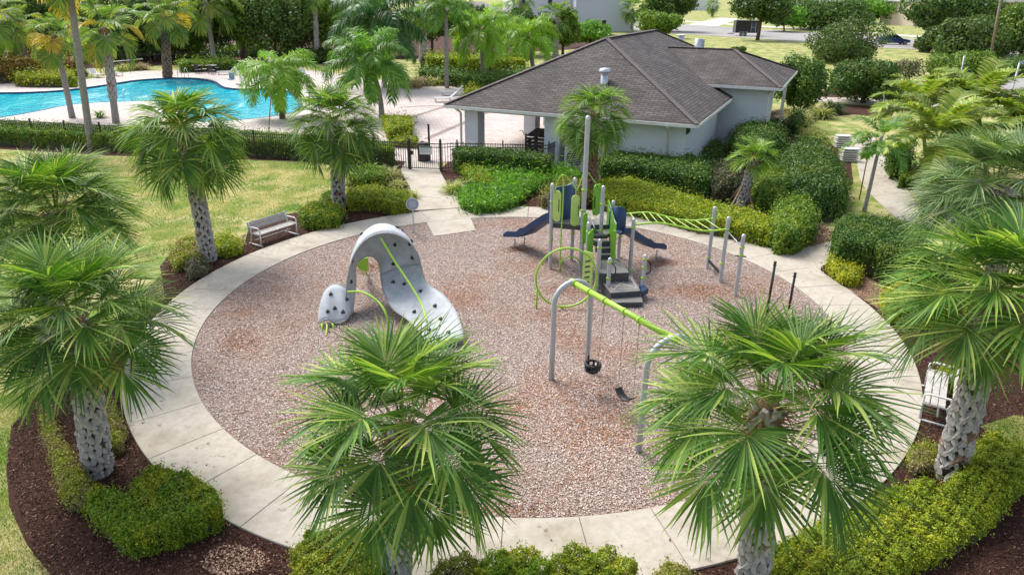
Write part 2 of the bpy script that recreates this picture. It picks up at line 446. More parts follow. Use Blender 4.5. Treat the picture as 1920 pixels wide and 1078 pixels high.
class MB:
    def __init__(s):
        s.v, s.f, s.sm, s.mi = [], [], [], []
        s.cur = 0
    def add(s, V, F, smooth=False):
        b = len(s.v)
        s.v += [tuple(float(c) for c in v) for v in V]
        for f in F:
            s.f.append(tuple(b + i for i in f))
            s.sm.append(smooth)
            s.mi.append(s.cur)
        return s
    def box(s, c, size, rz=0.0, tilt=None, bev=0.0):
        sx, sy, sz = size[0] / 2, size[1] / 2, size[2] / 2
        if bev > 0 and min(sx, sy, sz) > bev * 1.2:
            V = []
            for z, k in ((-sz, 1), (-sz + bev, 0), (sz - bev, 0), (sz, 1)):
                e = bev if k else 0
                for (a, b_) in ((-1, -1), (1, -1), (1, 1), (-1, 1)):
                    V.append((a * (sx - e), b_ * (sy - e), z))
            F = [(3, 2, 1, 0), (12, 13, 14, 15)]
            for l in range(3):
                for i in range(4):
                    j = (i + 1) % 4
                    F.append((l * 4 + i, l * 4 + j, l * 4 + 4 + j, l * 4 + 4 + i))
        else:
            V = [(a * sx, b_ * sy, cc * sz) for cc in (-1, 1) for (a, b_) in ((-1, -1), (1, -1), (1, 1), (-1, 1))]
            F = [(3, 2, 1, 0), (4, 5, 6, 7), (0, 1, 5, 4), (1, 2, 6, 5), (2, 3, 7, 6), (3, 0, 4, 7)]
        Mx = Matrix.Rotation(rz, 3, 'Z')
        if tilt is not None:
            Mx = Mx @ tilt
        V = [Vector(c) + Mx @ Vector(v) for v in V]
        return s.add(V, F)
    def bar(s, a, b, w, h, bev=0.0):
        """rectangular bar from a to b, w sideways, h up"""
        a, b = Vector(a), Vector(b)
        d = (b - a)
        L = d.length
        d.normalize()
        side = d.cross(Vector((0, 0, 1)))
        if side.length < 1e-4:
            side = Vector((1, 0, 0))
        side.normalize()
        up = side.cross(d)
        V = []
        for p in (a, b):
            for (i, j) in ((-1, -1), (1, -1), (1, 1), (-1, 1)):
                V.append(p + side * (i * w / 2) + up * (j * h / 2))
        return s.add(V, [(0, 1, 2, 3), (7, 6, 5, 4), (0, 4, 5, 1), (1, 5, 6, 2), (2, 6, 7, 3), (3, 7, 4, 0)])
    def tube(s, pts, r, n=10, cap=True, closed=False):
        P = [Vector(p) for p in pts]
        m_ = len(P)
        rr = r if isinstance(r, (list, tuple, np.ndarray)) else [r] * m_
        V, up = [], None
        for i, p in enumerate(P):
            if closed:
                t = P[(i + 1) % m_] - P[i - 1]
            else:
                t = P[min(i + 1, m_ - 1)] - P[max(i - 1, 0)]
            t.normalize()
            if up is None:
                up = t.orthogonal().normalized()
            up = (up - t * up.dot(t))
            if up.length < 1e-5:
                up = t.orthogonal()
            up.normalize()
            b = t.cross(up)
            for k in range(n):
                a = 2 * math.pi * k / n
                V.append(p + (up * math.cos(a) + b * math.sin(a)) * rr[i])
        F = []
        for i in range(m_ if closed else m_ - 1):
            i2 = (i + 1) % m_
            for k in range(n):
                k2 = (k + 1) % n
                F.append((i * n + k, i * n + k2, i2 * n + k2, i2 * n + k))
        s.add(V, F, True)
        if cap and not closed:
            b0 = len(s.v) - m_ * n
            s.f.append(tuple(b0 + k for k in reversed(range(n)))); s.sm.append(False); s.mi.append(s.cur)
            s.f.append(tuple(b0 + (m_ - 1) * n + k for k in range(n))); s.sm.append(False); s.mi.append(s.cur)
        return s
    def ball(s, c, r, n=12, m_=8, sz=1.0, z0=-1.0):
        P, rr = [], []
        V, F = [], []
        for i in range(m_ + 1):
            th = -math.pi / 2 + math.pi * i / m_
            zz = max(math.sin(th), z0)
            for k in range(n):
                a = 2 * math.pi * k / n
                V.append((c[0] + r * math.cos(th) * math.cos(a), c[1] + r * math.cos(th) * math.sin(a), c[2] + r * sz * zz))
        for i in range(m_):
            for k in range(n):
                k2 = (k + 1) % n
                F.append((i * n + k, i * n + k2, (i + 1) * n + k2, (i + 1) * n + k))
        return s.add(V, F, True)
    def lathe(s, c, prof, n=16):
        V, F = [], []
        for (r, z) in prof:
            for k in range(n):
                a = 2 * math.pi * k / n
                V.append((c[0] + r * math.cos(a), c[1] + r * math.sin(a), c[2] + z))
        for i in range(len(prof) - 1):
            for k in range(n):
                k2 = (k + 1) % n
                F.append((i * n + k, i * n + k2, (i + 1) * n + k2, (i + 1) * n + k))
        return s.add(V, F, True)
    def prism(s, poly, z0, z1, bev=0.0):
        """vertical prism over a ccw or cw outline"""
        P = [Vector((p[0], p[1], 0)) for p in poly]
        ar = sum(P[i].x * P[(i + 1) % len(P)].y - P[(i + 1) % len(P)].x * P[i].y for i in range(len(P)))
        if ar < 0:
            P.reverse()
        n = len(P)
        rings = [(z0, 0), (z1 - bev, 0), (z1, bev)] if bev > 0 else [(z0, 0), (z1, 0)]
        V = []
        for z, e in rings:
            for i in range(n):
                p = P[i]
                if e:
                    d1 = (P[i] - P[i - 1]).normalized()
                    d2 = (P[(i + 1) % n] - P[i]).normalized()
                    nn = Vector((-(d1.y + d2.y), d1.x + d2.x, 0))
                    if nn.length > 1e-6:
                        nn.normalize()
                    p = p + nn * e
                V.append((p.x, p.y, z))
        F = []
        for l in range(len(rings) - 1):
            for i in range(n):
                j = (i + 1) % n
                F.append((l * n + i, l * n + j, l * n + n + j, l * n + n + i))
        top = [Vector(V[(len(rings) - 1) * n + i]) for i in range(n)]
        b = (len(rings) - 1) * n
        if n <= 4:
            F.append(tuple(b + i for i in range(n)))
        else:
            for t in tessellate_polygon([top]):
                a_, b_, c_ = t
                q = (top[b_] - top[a_]).cross(top[c_] - top[a_]).z
                F.append((b + a_, b + b_, b + c_) if q > 0 else (b + a_, b + c_, b + b_))
        return s.add(V, F)
    def build(s, name, mat, parent=None, shared=None):
        me = s.mesh(name, mat)
        return link(name, me, parent)
    def mesh(s, name, mat):
        me = bpy.data.meshes.new(name)
        me.from_pydata(s.v, [], s.f)
        for mm in (mat if isinstance(mat, (list, tuple)) else [mat]):
            me.materials.append(MATS[mm])
        me.polygons.foreach_set('use_smooth', s.sm)
        me.polygons.foreach_set('material_index', s.mi)
        me.update()
        return me

def smooth_curve(pts, n=8):
    """Catmull-Rom through points"""
    P = [np.array(p, float) for p in pts]
    P = [2 * P[0] - P[1]] + P + [2 * P[-1] - P[-2]]
    out_ = []
    for i in range(1, len(P) - 2):
        for k in range(n):
            t = k / n
            a, b_, c, d = P[i - 1], P[i], P[i + 1], P[i + 2]
            out_.append(0.5 * ((2 * b_) + (-a + c) * t + (2 * a - 5 * b_ + 4 * c - d) * t * t + (-a + 3 * b_ - 3 * c + d) * t ** 3))
    out_.append(P[-2])
    return out_

def sheet(name, poly, z, mat, kind='structure', label=None, holes=()):
    loops = [[Vector((p[0], p[1], z)) for p in poly]] + [[Vector((p[0], p[1], z)) for p in h] for h in holes]
    flat = [v for l in loops for v in l]
    F = []
    for t in tessellate_polygon(loops):
        a, b_, c = t
        q = (flat[b_] - flat[a]).cross(flat[c] - flat[a]).z
        F.append((a, b_, c) if q > 0 else (a, c, b_))
    mb = MB()
    mb.add(flat, F)
    o = mb.build(name, mat)
    o['kind'] = kind
    return o

# polygon maths for plants and scatter
def poly_inside(P, x, y):
    P = np.asarray(P)
    inside = np.zeros(len(x), bool)
    j = len(P) - 1
    for i in range(len(P)):
        xi, yi, xj, yj = P[i][0], P[i][1], P[j][0], P[j][1]
        c = ((yi > y) != (yj > y)) & (x < (xj - xi) * (y - yi) / (yj - yi + 1e-12) + xi)
        inside ^= c
        j = i
    return inside

def poly_dist(P, x, y):
    """distance to boundary and inward direction"""
    P = np.asarray(P)
    best = np.full(len(x), 1e9)
    bx = np.zeros(len(x)); by = np.zeros(len(x))
    for i in range(len(P)):
        a, b_ = P[i], P[(i + 1) % len(P)]
        d = b_ - a
        t = np.clip(((x - a[0]) * d[0] + (y - a[1]) * d[1]) / (d @ d + 1e-12), 0, 1)
        qx, qy = a[0] + t * d[0], a[1] + t * d[1]
        dd = np.hypot(x - qx, y - qy)
        k = dd < best
        best[k] = dd[k]; bx[k] = (x - qx)[k]; by[k] = (y - qy)[k]
    L = np.maximum(best, 1e-6)
    return best, bx / L, by / L

def unit(a):
    return a / np.maximum(np.linalg.norm(a, axis=-1, keepdims=True), 1e-9)

def leaf_quads(C, Nn, L, W, spread=0.8, axis=None):
    n = len(C)
    nn = unit(Nn + rng.normal(0, spread, (n, 3)))
    a = rng.normal(0, 1, (n, 3)) if axis is None else axis + rng.normal(0, 0.45, (n, 3))
    a = unit(a - nn * np.sum(a * nn, 1, keepdims=True))
    b_ = np.cross(nn, a)
    L = (L * rng.uniform(0.7, 1.25, n))[:, None]
    W = (W * rng.uniform(0.7, 1.25, n))[:, None]
    V = np.stack([C - a * L * 0.5, C + b_ * W * 0.5 - a * L * 0.05, C + a * L * 0.5 , C - b_ * W * 0.5 - a * L * 0.05], 1).reshape(-1, 3)
    F = np.arange(4 * n, dtype=np.int32).reshape(-1, 4)
    return V, F

def lump(x, y, z, f, ph):
    return (np.sin(x * f + ph[0]) * np.sin(y * f * 1.1 + ph[1]) + 0.6 * np.sin(x * f * 2.3 + ph[2] + z * f) * np.sin(y * f * 2.1 + ph[3] - z * f * 1.3)) / 1.6

def hedge_mesh(poly, h, r, leaf, cover=2.4, aspect=0.55, amp=None, spread=0.8, lean=0.0, z0=0.0):
    P = np.asarray(poly, float)
    x0, y0 = P.min(0); x1, y1 = P.max(0)
    ar = abs(sum(P[i][0] * P[(i + 1) % len(P)][1] - P[(i + 1) % len(P)][0] * P[i][1] for i in range(len(P)))) / 2
    per = sum(np.linalg.norm(P[i] - P[(i + 1) % len(P)]) for i in range(len(P)))
    r = min(r, h * 0.98)
    amp = min(0.07, h * 0.12) if amp is None else amp
    ph = rng.uniform(0, 6.28, 6)
    lf = leaf * leaf * aspect * 0.5
    n_top = int(cover * ar / lf)
    n_side = int(cover * per * h * 0.95 / lf)
    # top
    x = rng.uniform(x0, x1, int(n_top * 2.2 * (x1 - x0) * (y1 - y0) / max(ar, .01) / 2) + 50)
    y = rng.uniform(y0, y1, len(x))
    k = poly_inside(P, x, y)
    x, y = x[k], y[k]
    d, ix, iy = poly_dist(P, x, y)
    q = np.clip(1 - d / r, 0, 1)
    z = h - r + r * np.sqrt(np.clip(1 - q * q, 0, 1))
    Nt = np.stack([-ix * q, -iy * q, np.sqrt(np.clip(1 - q * q, 0.02, 1))], 1)
    C = np.stack([x, y, z], 1)
    # sides
    seg = np.array([np.linalg.norm(P[(i + 1) % len(P)] - P[i]) for i in range(len(P))])
    si = rng.choice(len(P), n_side, p=seg / seg.sum())
    t = rng.uniform(0, 1, n_side)[:, None]
    A, B = P[si], P[(si + 1) % len(P)]
    S = A + (B - A) * t
    dd = unit(B - A)
    sgn = 1.0 if sum((P[(i + 1) % len(P)][0] - P[i][0]) * (P[(i + 1) % len(P)][1] + P[i][1]) for i in range(len(P))) < 0 else -1.0
    out_n = np.stack([dd[:, 1], -dd[:, 0]], 1) * sgn
    zz = rng.uniform(0.02, 1, n_side) ** 0.85 * h
    qq = np.clip((zz - (h - r)) / r, 0, 1)
    ins = r * (1 - np.sqrt(1 - qq * qq)) + 0.05 * (1 - zz / h)
    S = S - out_n * ins[:, None]
    Cs = np.stack([S[:, 0], S[:, 1], zz], 1)
    Ns = np.stack([out_n[:, 0], out_n[:, 1], qq + 0.25], 1)
    C = np.concatenate([C, Cs]); Nn = unit(np.concatenate([Nt, Ns]))
    ff = 6.28 / max(0.55, h * 0.8)
    off = lump(C[:, 0], C[:, 1], C[:, 2], ff, ph) * amp + lump(C[:, 0], C[:, 1], C[:, 2], ff * 3.1, ph[::-1]) * amp * 0.5
    off += -np.abs(rng.normal(0, leaf * 0.9, len(C))) + (rng.random(len(C)) > 0.93) * rng.uniform(0, leaf * 3.2, len(C))
    C = C + Nn * off[:, None]
    C[:, 2] = np.maximum(C[:, 2], leaf * 0.4) + z0
    return leaf_quads(C, Nn, leaf, leaf * aspect, spread)

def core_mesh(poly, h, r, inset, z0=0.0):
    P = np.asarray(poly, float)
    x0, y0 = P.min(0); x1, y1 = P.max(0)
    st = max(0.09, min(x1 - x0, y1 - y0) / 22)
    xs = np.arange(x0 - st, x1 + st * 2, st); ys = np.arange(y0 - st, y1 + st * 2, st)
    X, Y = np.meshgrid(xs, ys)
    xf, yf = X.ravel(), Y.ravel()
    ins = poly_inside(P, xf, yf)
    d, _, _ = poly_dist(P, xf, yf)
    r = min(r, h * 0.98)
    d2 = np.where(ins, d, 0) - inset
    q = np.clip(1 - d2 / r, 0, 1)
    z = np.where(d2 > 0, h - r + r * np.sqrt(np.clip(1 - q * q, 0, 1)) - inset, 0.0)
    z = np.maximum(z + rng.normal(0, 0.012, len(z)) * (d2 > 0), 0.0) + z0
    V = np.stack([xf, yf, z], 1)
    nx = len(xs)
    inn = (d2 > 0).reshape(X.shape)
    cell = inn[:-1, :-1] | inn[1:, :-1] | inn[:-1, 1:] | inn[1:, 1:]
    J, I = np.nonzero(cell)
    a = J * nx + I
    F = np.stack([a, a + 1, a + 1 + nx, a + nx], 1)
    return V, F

PLANTS = []
def hedge(name, label, px, h, mat='hedge_lime', r=0.15, leaf=None, cover=2.2, cat='hedge', group=None, aspect=0.55, spread=0.8, amp=None, xy=None):
    """shrub block whose TOP outline was surveyed at height h"""
    poly = GP(px, h) if xy is None else xy
    P = np.array(poly)
    c = P.mean(0)
    cover *= 1.25
    dist = math.hypot(c[0], c[1])
    if leaf is None:
        leaf = max(0.042, dist * 0.0031)
    t = thing(name, label, cat, (c[0], c[1], 0), group=group)
    L = P - c
    V, F = hedge_mesh(L, h, r, leaf, cover, aspect, amp=amp, spread=spread)
    link('foliage', np_mesh('foliage', V, F, mat), t)
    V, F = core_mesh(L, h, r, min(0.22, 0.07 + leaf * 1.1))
    link('shade_core', np_mesh('shade_core', V, F, 'twig', smooth=True), t)  # solid dark core added inside, standing in for shade among the leaves
    return t

def blob_poly(cx, cy, rx, ry, n=18, rot=0.0, wob=0.08):
    ph = rng.uniform(0, 6.28, 3)
    out_ = []
    for k in range(n):
        a = 2 * math.pi * k / n
        q = 1 + wob * math.sin(2 * a + ph[0]) + wob * math.sin(3 * a + ph[1]) * 0.7 + wob * 0.5 * math.sin(5 * a + ph[2])
        x, y = rx * q * math.cos(a), ry * q * math.sin(a)
        out_.append((cx + x * math.cos(rot) - y * math.sin(rot), cy + x * math.sin(rot) + y * math.cos(rot)))
    return out_

# ------------------------------------------------------------------ terrain
def big_sheet():
    o = sheet('ground', [(-900, -60), (900, -60), (900, 1500), (-900, 1500)], 0.0, 'lawn')
    return o
big_sheet()

CX, CY = 0.251, 18.25
RI, RO = 8.755, 10.236

sheet('mulch_bed_left', GP([(757, 314), (640, 310), (655, 365), (600, 376), (560, 398), (470, 415), (455, 470), (400, 470), (330, 462), (300, 500),
                            (310, 560), (200, 640), (100, 700), (68, 745), (22, 800), (12, 880), (18, 950), (50, 1020), (95, 1078), (130, 1180), (680, 1300), (600, 1020), (330, 830), (300, 690), (420, 570), (560, 465), (790, 408), (765, 345)]), 0.012, 'mulch')
sheet('mulch_bed_right', GP([(1300, 1040), (1690, 845), (1715, 760), (1680, 650), (1590, 552), (1530, 508), (1560, 462), (1700, 500), (1900, 560), (2100, 640), (2350, 800), (2350, 1250), (700, 1350), (600, 1070), (760, 1065), (960, 1076)]), 0.012, 'mulch')
sheet('mulch_bed_back', GP([(820, 322), (850, 296), (1060, 282), (1130, 262), (1330, 275), (1370, 215), (1480, 205), (1595, 300), (1600, 345), (1540, 372), (1530, 400), (1560, 462), (1500, 470), (1440, 490), (1300, 450), (1100, 405), (900, 398), (850, 382), (832, 345)]), 0.012, 'mulch')
sheet('mulch_bed_fence', GP([(-400, 225), (-400, 268), (0, 280), (200, 292), (600, 304), (645, 318), (752, 322), (765, 290), (600, 262), (300, 250), (0, 235)]), 0.008, 'mulch')
sheet('tan_mulch_patch', GP([(1512, 425), (1545, 420), (1562, 440), (1560, 462), (1525, 468), (1480, 462), (1500, 440)]), 0.018, 'tan_mulch')
sheet('tan_mulch_strip', GP([(1550, 515), (1600, 505), (1660, 540), (1680, 580), (1700, 630), (1640, 575), (1590, 545)]), 0.018, 'tan_mulch')
sheet('mulch_bed_topiary', GP([(1500, 185), (1560, 165), (1740, 168), (1760, 195), (1640, 192), (1520, 192)]), 0.012, 'mulch')
sheet('mulch_bed_far', GP([(1440, 230), (1500, 205), (1580, 195), (1680, 205), (1670, 222), (1600, 215), (1545, 222), (1500, 245)]), 0.012, 'mulch')
sheet('lawn_patch', GP([(1838, 800), (1900, 780), (1990, 790), (2050, 840), (1960, 850), (1890, 835)]), 0.016, 'lawn')

# playground floor
def circle(cx, cy, r, n=96):
    return [(cx + r * math.cos(2 * math.pi * k / n), cy + r * math.sin(2 * math.pi * k / n)) for k in range(n)]
sheet('playground_floor', circle(CX, CY, RI + 0.01), 0.02, 'chips_bed')

# concrete ring walk built of slabs
walk = link('sidewalk', None)
walk['kind'] = 'structure'
NS = 42
gap = 0.006
def slab(poly, parent, z1=0.055, mat='concrete', name='slab', bev=0.008, z0=-0.02):
    mb = MB()
    mb.prism(poly, z0, z1, bev)
    return mb.build(name, mat, parent)
for k in range(NS):
    a0 = 2 * math.pi * (k + 0.22) / NS
    a1 = 2 * math.pi * (k + 1.22) / NS
    m_ = 6
    g0, g1 = a0 + gap / RO, a1 - gap / RO
    wob = 0.0
    outer = [(CX + RO * math.cos(g0 + (g1 - g0) * i / m_), CY + RO * math.sin(g0 + (g1 - g0) * i / m_)) for i in range(m_ + 1)]
    inner = [(CX + RI * math.cos(g1 - (g1 - g0) * i / m_), CY + RI * math.sin(g1 - (g1 - g0) * i / m_)) for i in range(m_ + 1)]
    slab(outer + inner, walk, 0.055 + rng.normal(0, 0.0015))
mb = MB()
mb.add([(CX + rr * math.cos(2 * math.pi * k / 96), CY + rr * math.sin(2 * math.pi * k / 96), 0.03) for rr in (RI + 0.01, RO - 0.01) for k in range(96)],
       [(k, (k + 1) % 96, 96 + (k + 1) % 96, 96 + k)[::-1] for k in range(96)])
mb.build('joint_bed', 'bark_brown', walk)

def strip_slabs(name, left, right, n, mat='concrete', z1=0.05, parent=None):
    """path between two edge lines (world xy), split into n slabs"""
    w = parent
    if w is None:
        w = link(name, None)
        w['kind'] = 'structure'
    Lc = smooth_curve([(*p, 0) for p in left], 8)
    Rc = smooth_curve([(*p, 0) for p in right], 8)
    m_ = len(Lc) - 1
    for k in range(n):
        i0, i1 = int(round(k * m_ / n)), int(round((k + 1) * m_ / n))
        A = [Lc[i][:2] for i in range(i0, i1 + 1)]
        B = [Rc[i][:2] for i in range(i1, i0 - 1, -1)]
        pts = [np.array(q) for q in A + B]
        c = sum(pts) / len(pts)
        pts = [tuple(c + (q - c) * (1 - 0.008 / max(0.3, np.linalg.norm(q - c)))) for q in pts]
        slab(pts, w, z1)
    return w
strip_slabs('gate_path', GP([(765, 302), (752, 318), (760, 338), (772, 362), (770, 397)]), GP([(822, 303), (824, 319), (838, 345), (856, 371), (905, 389)]), 5, z1=0.047)
strip_slabs('side_path', GP([(1385, 462), (1470, 467), (1525, 463), (1600, 440), (1660, 420)]), GP([(1602, 552), (1560, 525), (1540, 503), (1600, 480), (1680, 462)]), 5, z1=0.047)
w = link('entry_pad', None); w['kind'] = 'structure'
pa = G(795, 417); pb = G(882, 410.5)
slab(GP([(798, 415), (882, 409), (892, 434), (814, 445)]), w, 0.05)
strip_slabs('parking_path', GP([(1596, 262), (1606, 300), (1616, 345), (1660, 392), (1700, 425)]), GP([(1640, 258), (1662, 300), (1690, 340), (1722, 385), (1770, 430)]), 8, 'pale_concrete', z1=0.04)
sheet('parking_lot', GP([(1690, 338), (1740, 330), (1990, 345), (2300, 500), (1900, 470), (1775, 425)]), 0.014, 'asphalt')
strip_slabs('far_walk', GP([(1525, 183), (1620, 186), (1760, 194)]), GP([(1520, 191), (1620, 196), (1760, 207)]), 6, 'pale_concrete', z1=0.05)

# ------------------------------------------------------------------ pool and deck
POOL = GP([(-120, 172), (0, 175), (110, 171), (200, 160), (260, 151), (330, 147), (375, 149), (398, 154), (415, 164), (450, 168), (515, 168), (545, 176), (560, 195),
           (545, 212), (480, 222), (410, 228), (370, 226), (330, 205), (300, 191), (235, 191), (140, 196), (60, 211), (0, 221), (-120, 236)])
POOLS = [tuple(p[:2]) for p in smooth_curve([(*p, 0) for p in POOL + [POOL[0]]], 4)][:-1]
DECK = GP([(-300, 160), (-300, 262), (0, 262), (600, 285), (768, 305), (830, 305), (900, 300), (1060, 300), (1100, 240), (1050, 170), (900, 160), (800, 158), (740, 155), (640, 140), (600, 134), (440, 132), (250, 134), (150, 152), (0, 152)])
pc = np.array(POOLS).mean(0)
def offset_poly(P, e):
    P = np.array(P); n = len(P); o = []
    ar = sum(P[i][0] * P[(i + 1) % n][1] - P[(i + 1) % n][0] * P[i][1] for i in range(n))
    s_ = 1 if ar > 0 else -1
    for i in range(n):
        d = P[(i + 1) % n] - P[i - 1]
        d = d / (np.linalg.norm(d) + 1e-9)
        o.append((P[i][0] + s_ * d[1] * e, P[i][1] - s_ * d[0] * e))
    return o
sheet('pool_deck', DECK, 0.03, 'pavers', holes=[POOLS])
sheet('pool_water', offset_poly(POOLS, 0.05), -0.10, 'pool_water')
def band(name, P, Q, zP, zQ, mat, parent=None):
    n = len(P)
    mb = MB()
    mb.add([(*p, zP) for p in P] + [(*q, zQ) for q in Q], [(i, (i + 1) % n, n + (i + 1) % n, n + i) for i in range(n)])
    o = mb.build(name, mat, parent)
    o['kind'] = 'structure'
    return o
band('pool_tile_band', POOLS, POOLS, 0.03, -0.4, 'pool_tile')
band('pool_edge_tile', POOLS, offset_poly(POOLS, 0.32), 0.040, 0.040, 'pool_tile')
band('pool_coping', offset_poly(POOLS, 0.325), offset_poly(POOLS, 1.6), 0.037, 0.037, 'pale_concrete')

# the ground must open where the pool is: rebuild ground with a hole
bpy.data.objects.remove(bpy.data.objects['ground'])
sheet('ground', [(-900, -60), (900, -60), (900, 1500), (-900, 1500)], 0.0, 'lawn', holes=[POOLS])

# curved darker bands laid in the deck
def arc_band(name, c, r, w, a0, a1, mat, z):
    n = 40
    mb = MB()
    V = [(c[0] + rr * math.cos(a0 + (a1 - a0) * k / n), c[1] + rr * math.sin(a0 + (a1 - a0) * k / n), z) for rr in (r - w / 2, r + w / 2) for k in range(n + 1)]
    mb.add(V, [(k, n + 1 + k, n + 2 + k, k + 1) for k in range(n)])
    o = mb.build(name, mat); o['kind'] = 'structure'
    return o
brick_mat('paver_band', (0.36, 0.29, 0.27), (0.28, 0.22, 0.2), (0.16, 0.12, 0.1), 0.3, 0.2, 0.02, uv=False, rot=0.2)
for (pts) in ([(735, 232), (790, 215), (850, 195), (878, 178)], [(800, 262), (850, 240), (900, 218), (960, 190)], [(750, 203), (800, 200), (850, 201)]):
    c3 = smooth_curve([(*p, 0.036) for p in GP(pts)], 6)
    mb = MB()
    V = []
    for i, p in enumerate(c3):
        d = c3[min(i + 1, len(c3) - 1)] - c3[max(i - 1, 0)]
        d = d / np.linalg.norm(d)
        V += [(p[0] - d[1] * .22, p[1] + d[0] * .22, .036), (p[0] + d[1] * .22, p[1] - d[0] * .22, .036)]
    mb.add(V, [(2 * i, 2 * i + 1, 2 * i + 3, 2 * i + 2) for i in range(len(c3) - 1)])
    o = mb.build('paver_stripe', 'paver_band'); o['kind'] = 'structure'

# ------------------------------------------------------------------ road far right
ROADT = [(1000, 30), (1274, 47), (1542, 63.5), (1751, 77), (2000, 94), (2300, 112)]
ROADB = [(2300, 150), (2000, 116), (1741, 95), (1665, 91), (1535, 81), (1274, 64), (1000, 46)]
sheet('road', GP(ROADT + ROADB), 0.03, 'asphalt')
def kerb(px, w=0.18, h=0.13):
    pts = [(*p, 0) for p in GP(px)]
    mb = MB()
    for a, b_ in zip(pts[:-1], pts[1:]):
        mb.bar((a[0], a[1], h / 2), (b_[0], b_[1], h / 2), w, h)
    o = mb.build('kerb', 'pale_concrete'); o['kind'] = 'structure'
kerb(ROADT, 0.5); kerb(ROADB, 0.5)
sheet('verge_path', GP([(1000, 24), (1274, 39), (1542, 56), (1751, 69.5), (2200, 100), (2200, 104), (1751, 72.5), (1542, 58.5), (1274, 41), (1000, 26)]), 0.02, 'pale_concrete')
sheet('driveway', GP([(1290, 47), (1345, 50), (1385, 36), (1350, 34)]), 0.026, 'pale_concrete')
sheet('side_road', GP([(1830, 135), (1960, 112), (2300, 118), (2300, 300), (1990, 300), (1905, 178), (1850, 150)]), 0.034, 'asphalt')

# ------------------------------------------------------------------ scattered ground pieces (stuff)
def scatter_quads(name, poly, n, L, W, mat, z, tilt=0.35, label=None, excl=None, near=None):
    P = np.array(poly)
    x0, y0 = P.min(0); x1, y1 = P.max(0)
    x = rng.uniform(x0, x1, n * 3); y = rng.uniform(y0, y1, n * 3)
    k = poly_inside(P, x, y)
    if excl is not None:
        k &= excl(x, y)
    if near is not None:
        k &= rng.random(len(x)) < np.clip((near / np.maximum(1, np.hypot(x, y))) ** 2, 0, 1)
    x, y = x[k][:n], y[k][:n]
    C = np.stack([x, y, z + rng.uniform(0, 0.02, len(x))], 1)
    V, F = leaf_quads(C, np.tile([0, 0, 1.0], (len(x), 1)), L, W, tilt)
    o = link(name, np_mesh(name, V, F, mat))
    tag(o, label, None, None, 'stuff')
    return o
chips = scatter_quads('wood_chips', circle(CX, CY, RI - 0.03), 310000, 0.050, 0.021, 'wood_chip', 0.024, 0.3, 'pinkish wood chips covering the round playground floor')
scatter_quads('spilled_chips', circle(CX, CY, RI + .5), 700, 0.044, 0.018, 'wood_chip', 0.058, 0.2, 'wood chips spilled on the inner edge of the ring walk', lambda x, y: (np.hypot(x - CX, y - CY) > RI) & (rng.random(len(x)) < np.exp(-(np.hypot(x - CX, y - CY) - RI) / .09)))
for (px_, rx_, ry_, n_) in (((1310, 548), 1.5, .7, 5200), ((1140, 760), 1.1, 1.4, 4200), ((700, 505), .8, .6, 2200), ((440, 640), .5, .9, 1500), ((1070, 545), 1.0, .6, 2400),
                           ((1240, 495), .7, .4, 1600), ((975, 470), .7, .35, 1500), ((850, 560), 1.2, 1.0, 1500), ((560, 800), .8, .7, 900), ((950, 960), 1.3, .3, 1200)):
    g_ = G(*px_)
    scatter_quads('rusty_chips', blob_poly(g_[0], g_[1], rx_ * 1.3, ry_ * 1.3, wob=.25), int(n_ * .7), 0.055, 0.022, 'rusty_chip', 0.034, 0.4, 'rusty brown fresh wood chips in a worn patch of the playground floor',
                  lambda x, y: rng.random(len(x)) < np.exp(-(((x - g_[0]) / rx_) ** 2 + ((y - g_[1]) / ry_) ** 2) * 1.7))
ring_out = lambda x, y: np.hypot(x - CX, y - CY) > RO + 0.02
scatter_quads('mulch_chips', GP([(12, 880), (22, 800), (68, 745), (200, 640), (330, 480), (460, 440), (640, 380), (700, 420), (420, 600), (300, 760), (450, 960), (700, 1020), (700, 1200), (95, 1150), (60, 1030)]), 60000, 0.055, 0.02, 'mulch_chip', 0.014, 0.45, 'dark brown bark mulch in the bed left of the ring walk', ring_out)
scatter_quads('bark_mulch', GP([(1300, 1040), (1690, 845), (1715, 760), (1590, 552), (1530, 508), (1560, 470), (1900, 560), (2100, 640), (2200, 1200), (700, 1300), (760, 1065)]), 60000, 0.055, 0.02, 'mulch_chip', 0.014, 0.45, 'dark brown bark mulch in the bed right of the ring walk', ring_out)
scatter_quads('tan_chips', GP([(1512, 425), (1545, 420), (1562, 440), (1560, 462), (1525, 468), (1480, 462), (1500, 440)]), 5000, 0.09, 0.035, 'tan_chip', 0.02, 0.5, 'light tan wood chips beside the branching path')
scatter_quads('sandy_chips', blob_poly(*G(440, 1052)[:2], 0.55, 0.32), 1100, 0.05, 0.02, 'tan_chip', 0.016, 0.5, 'pale sandy patch in the dark mulch at the lower edge')

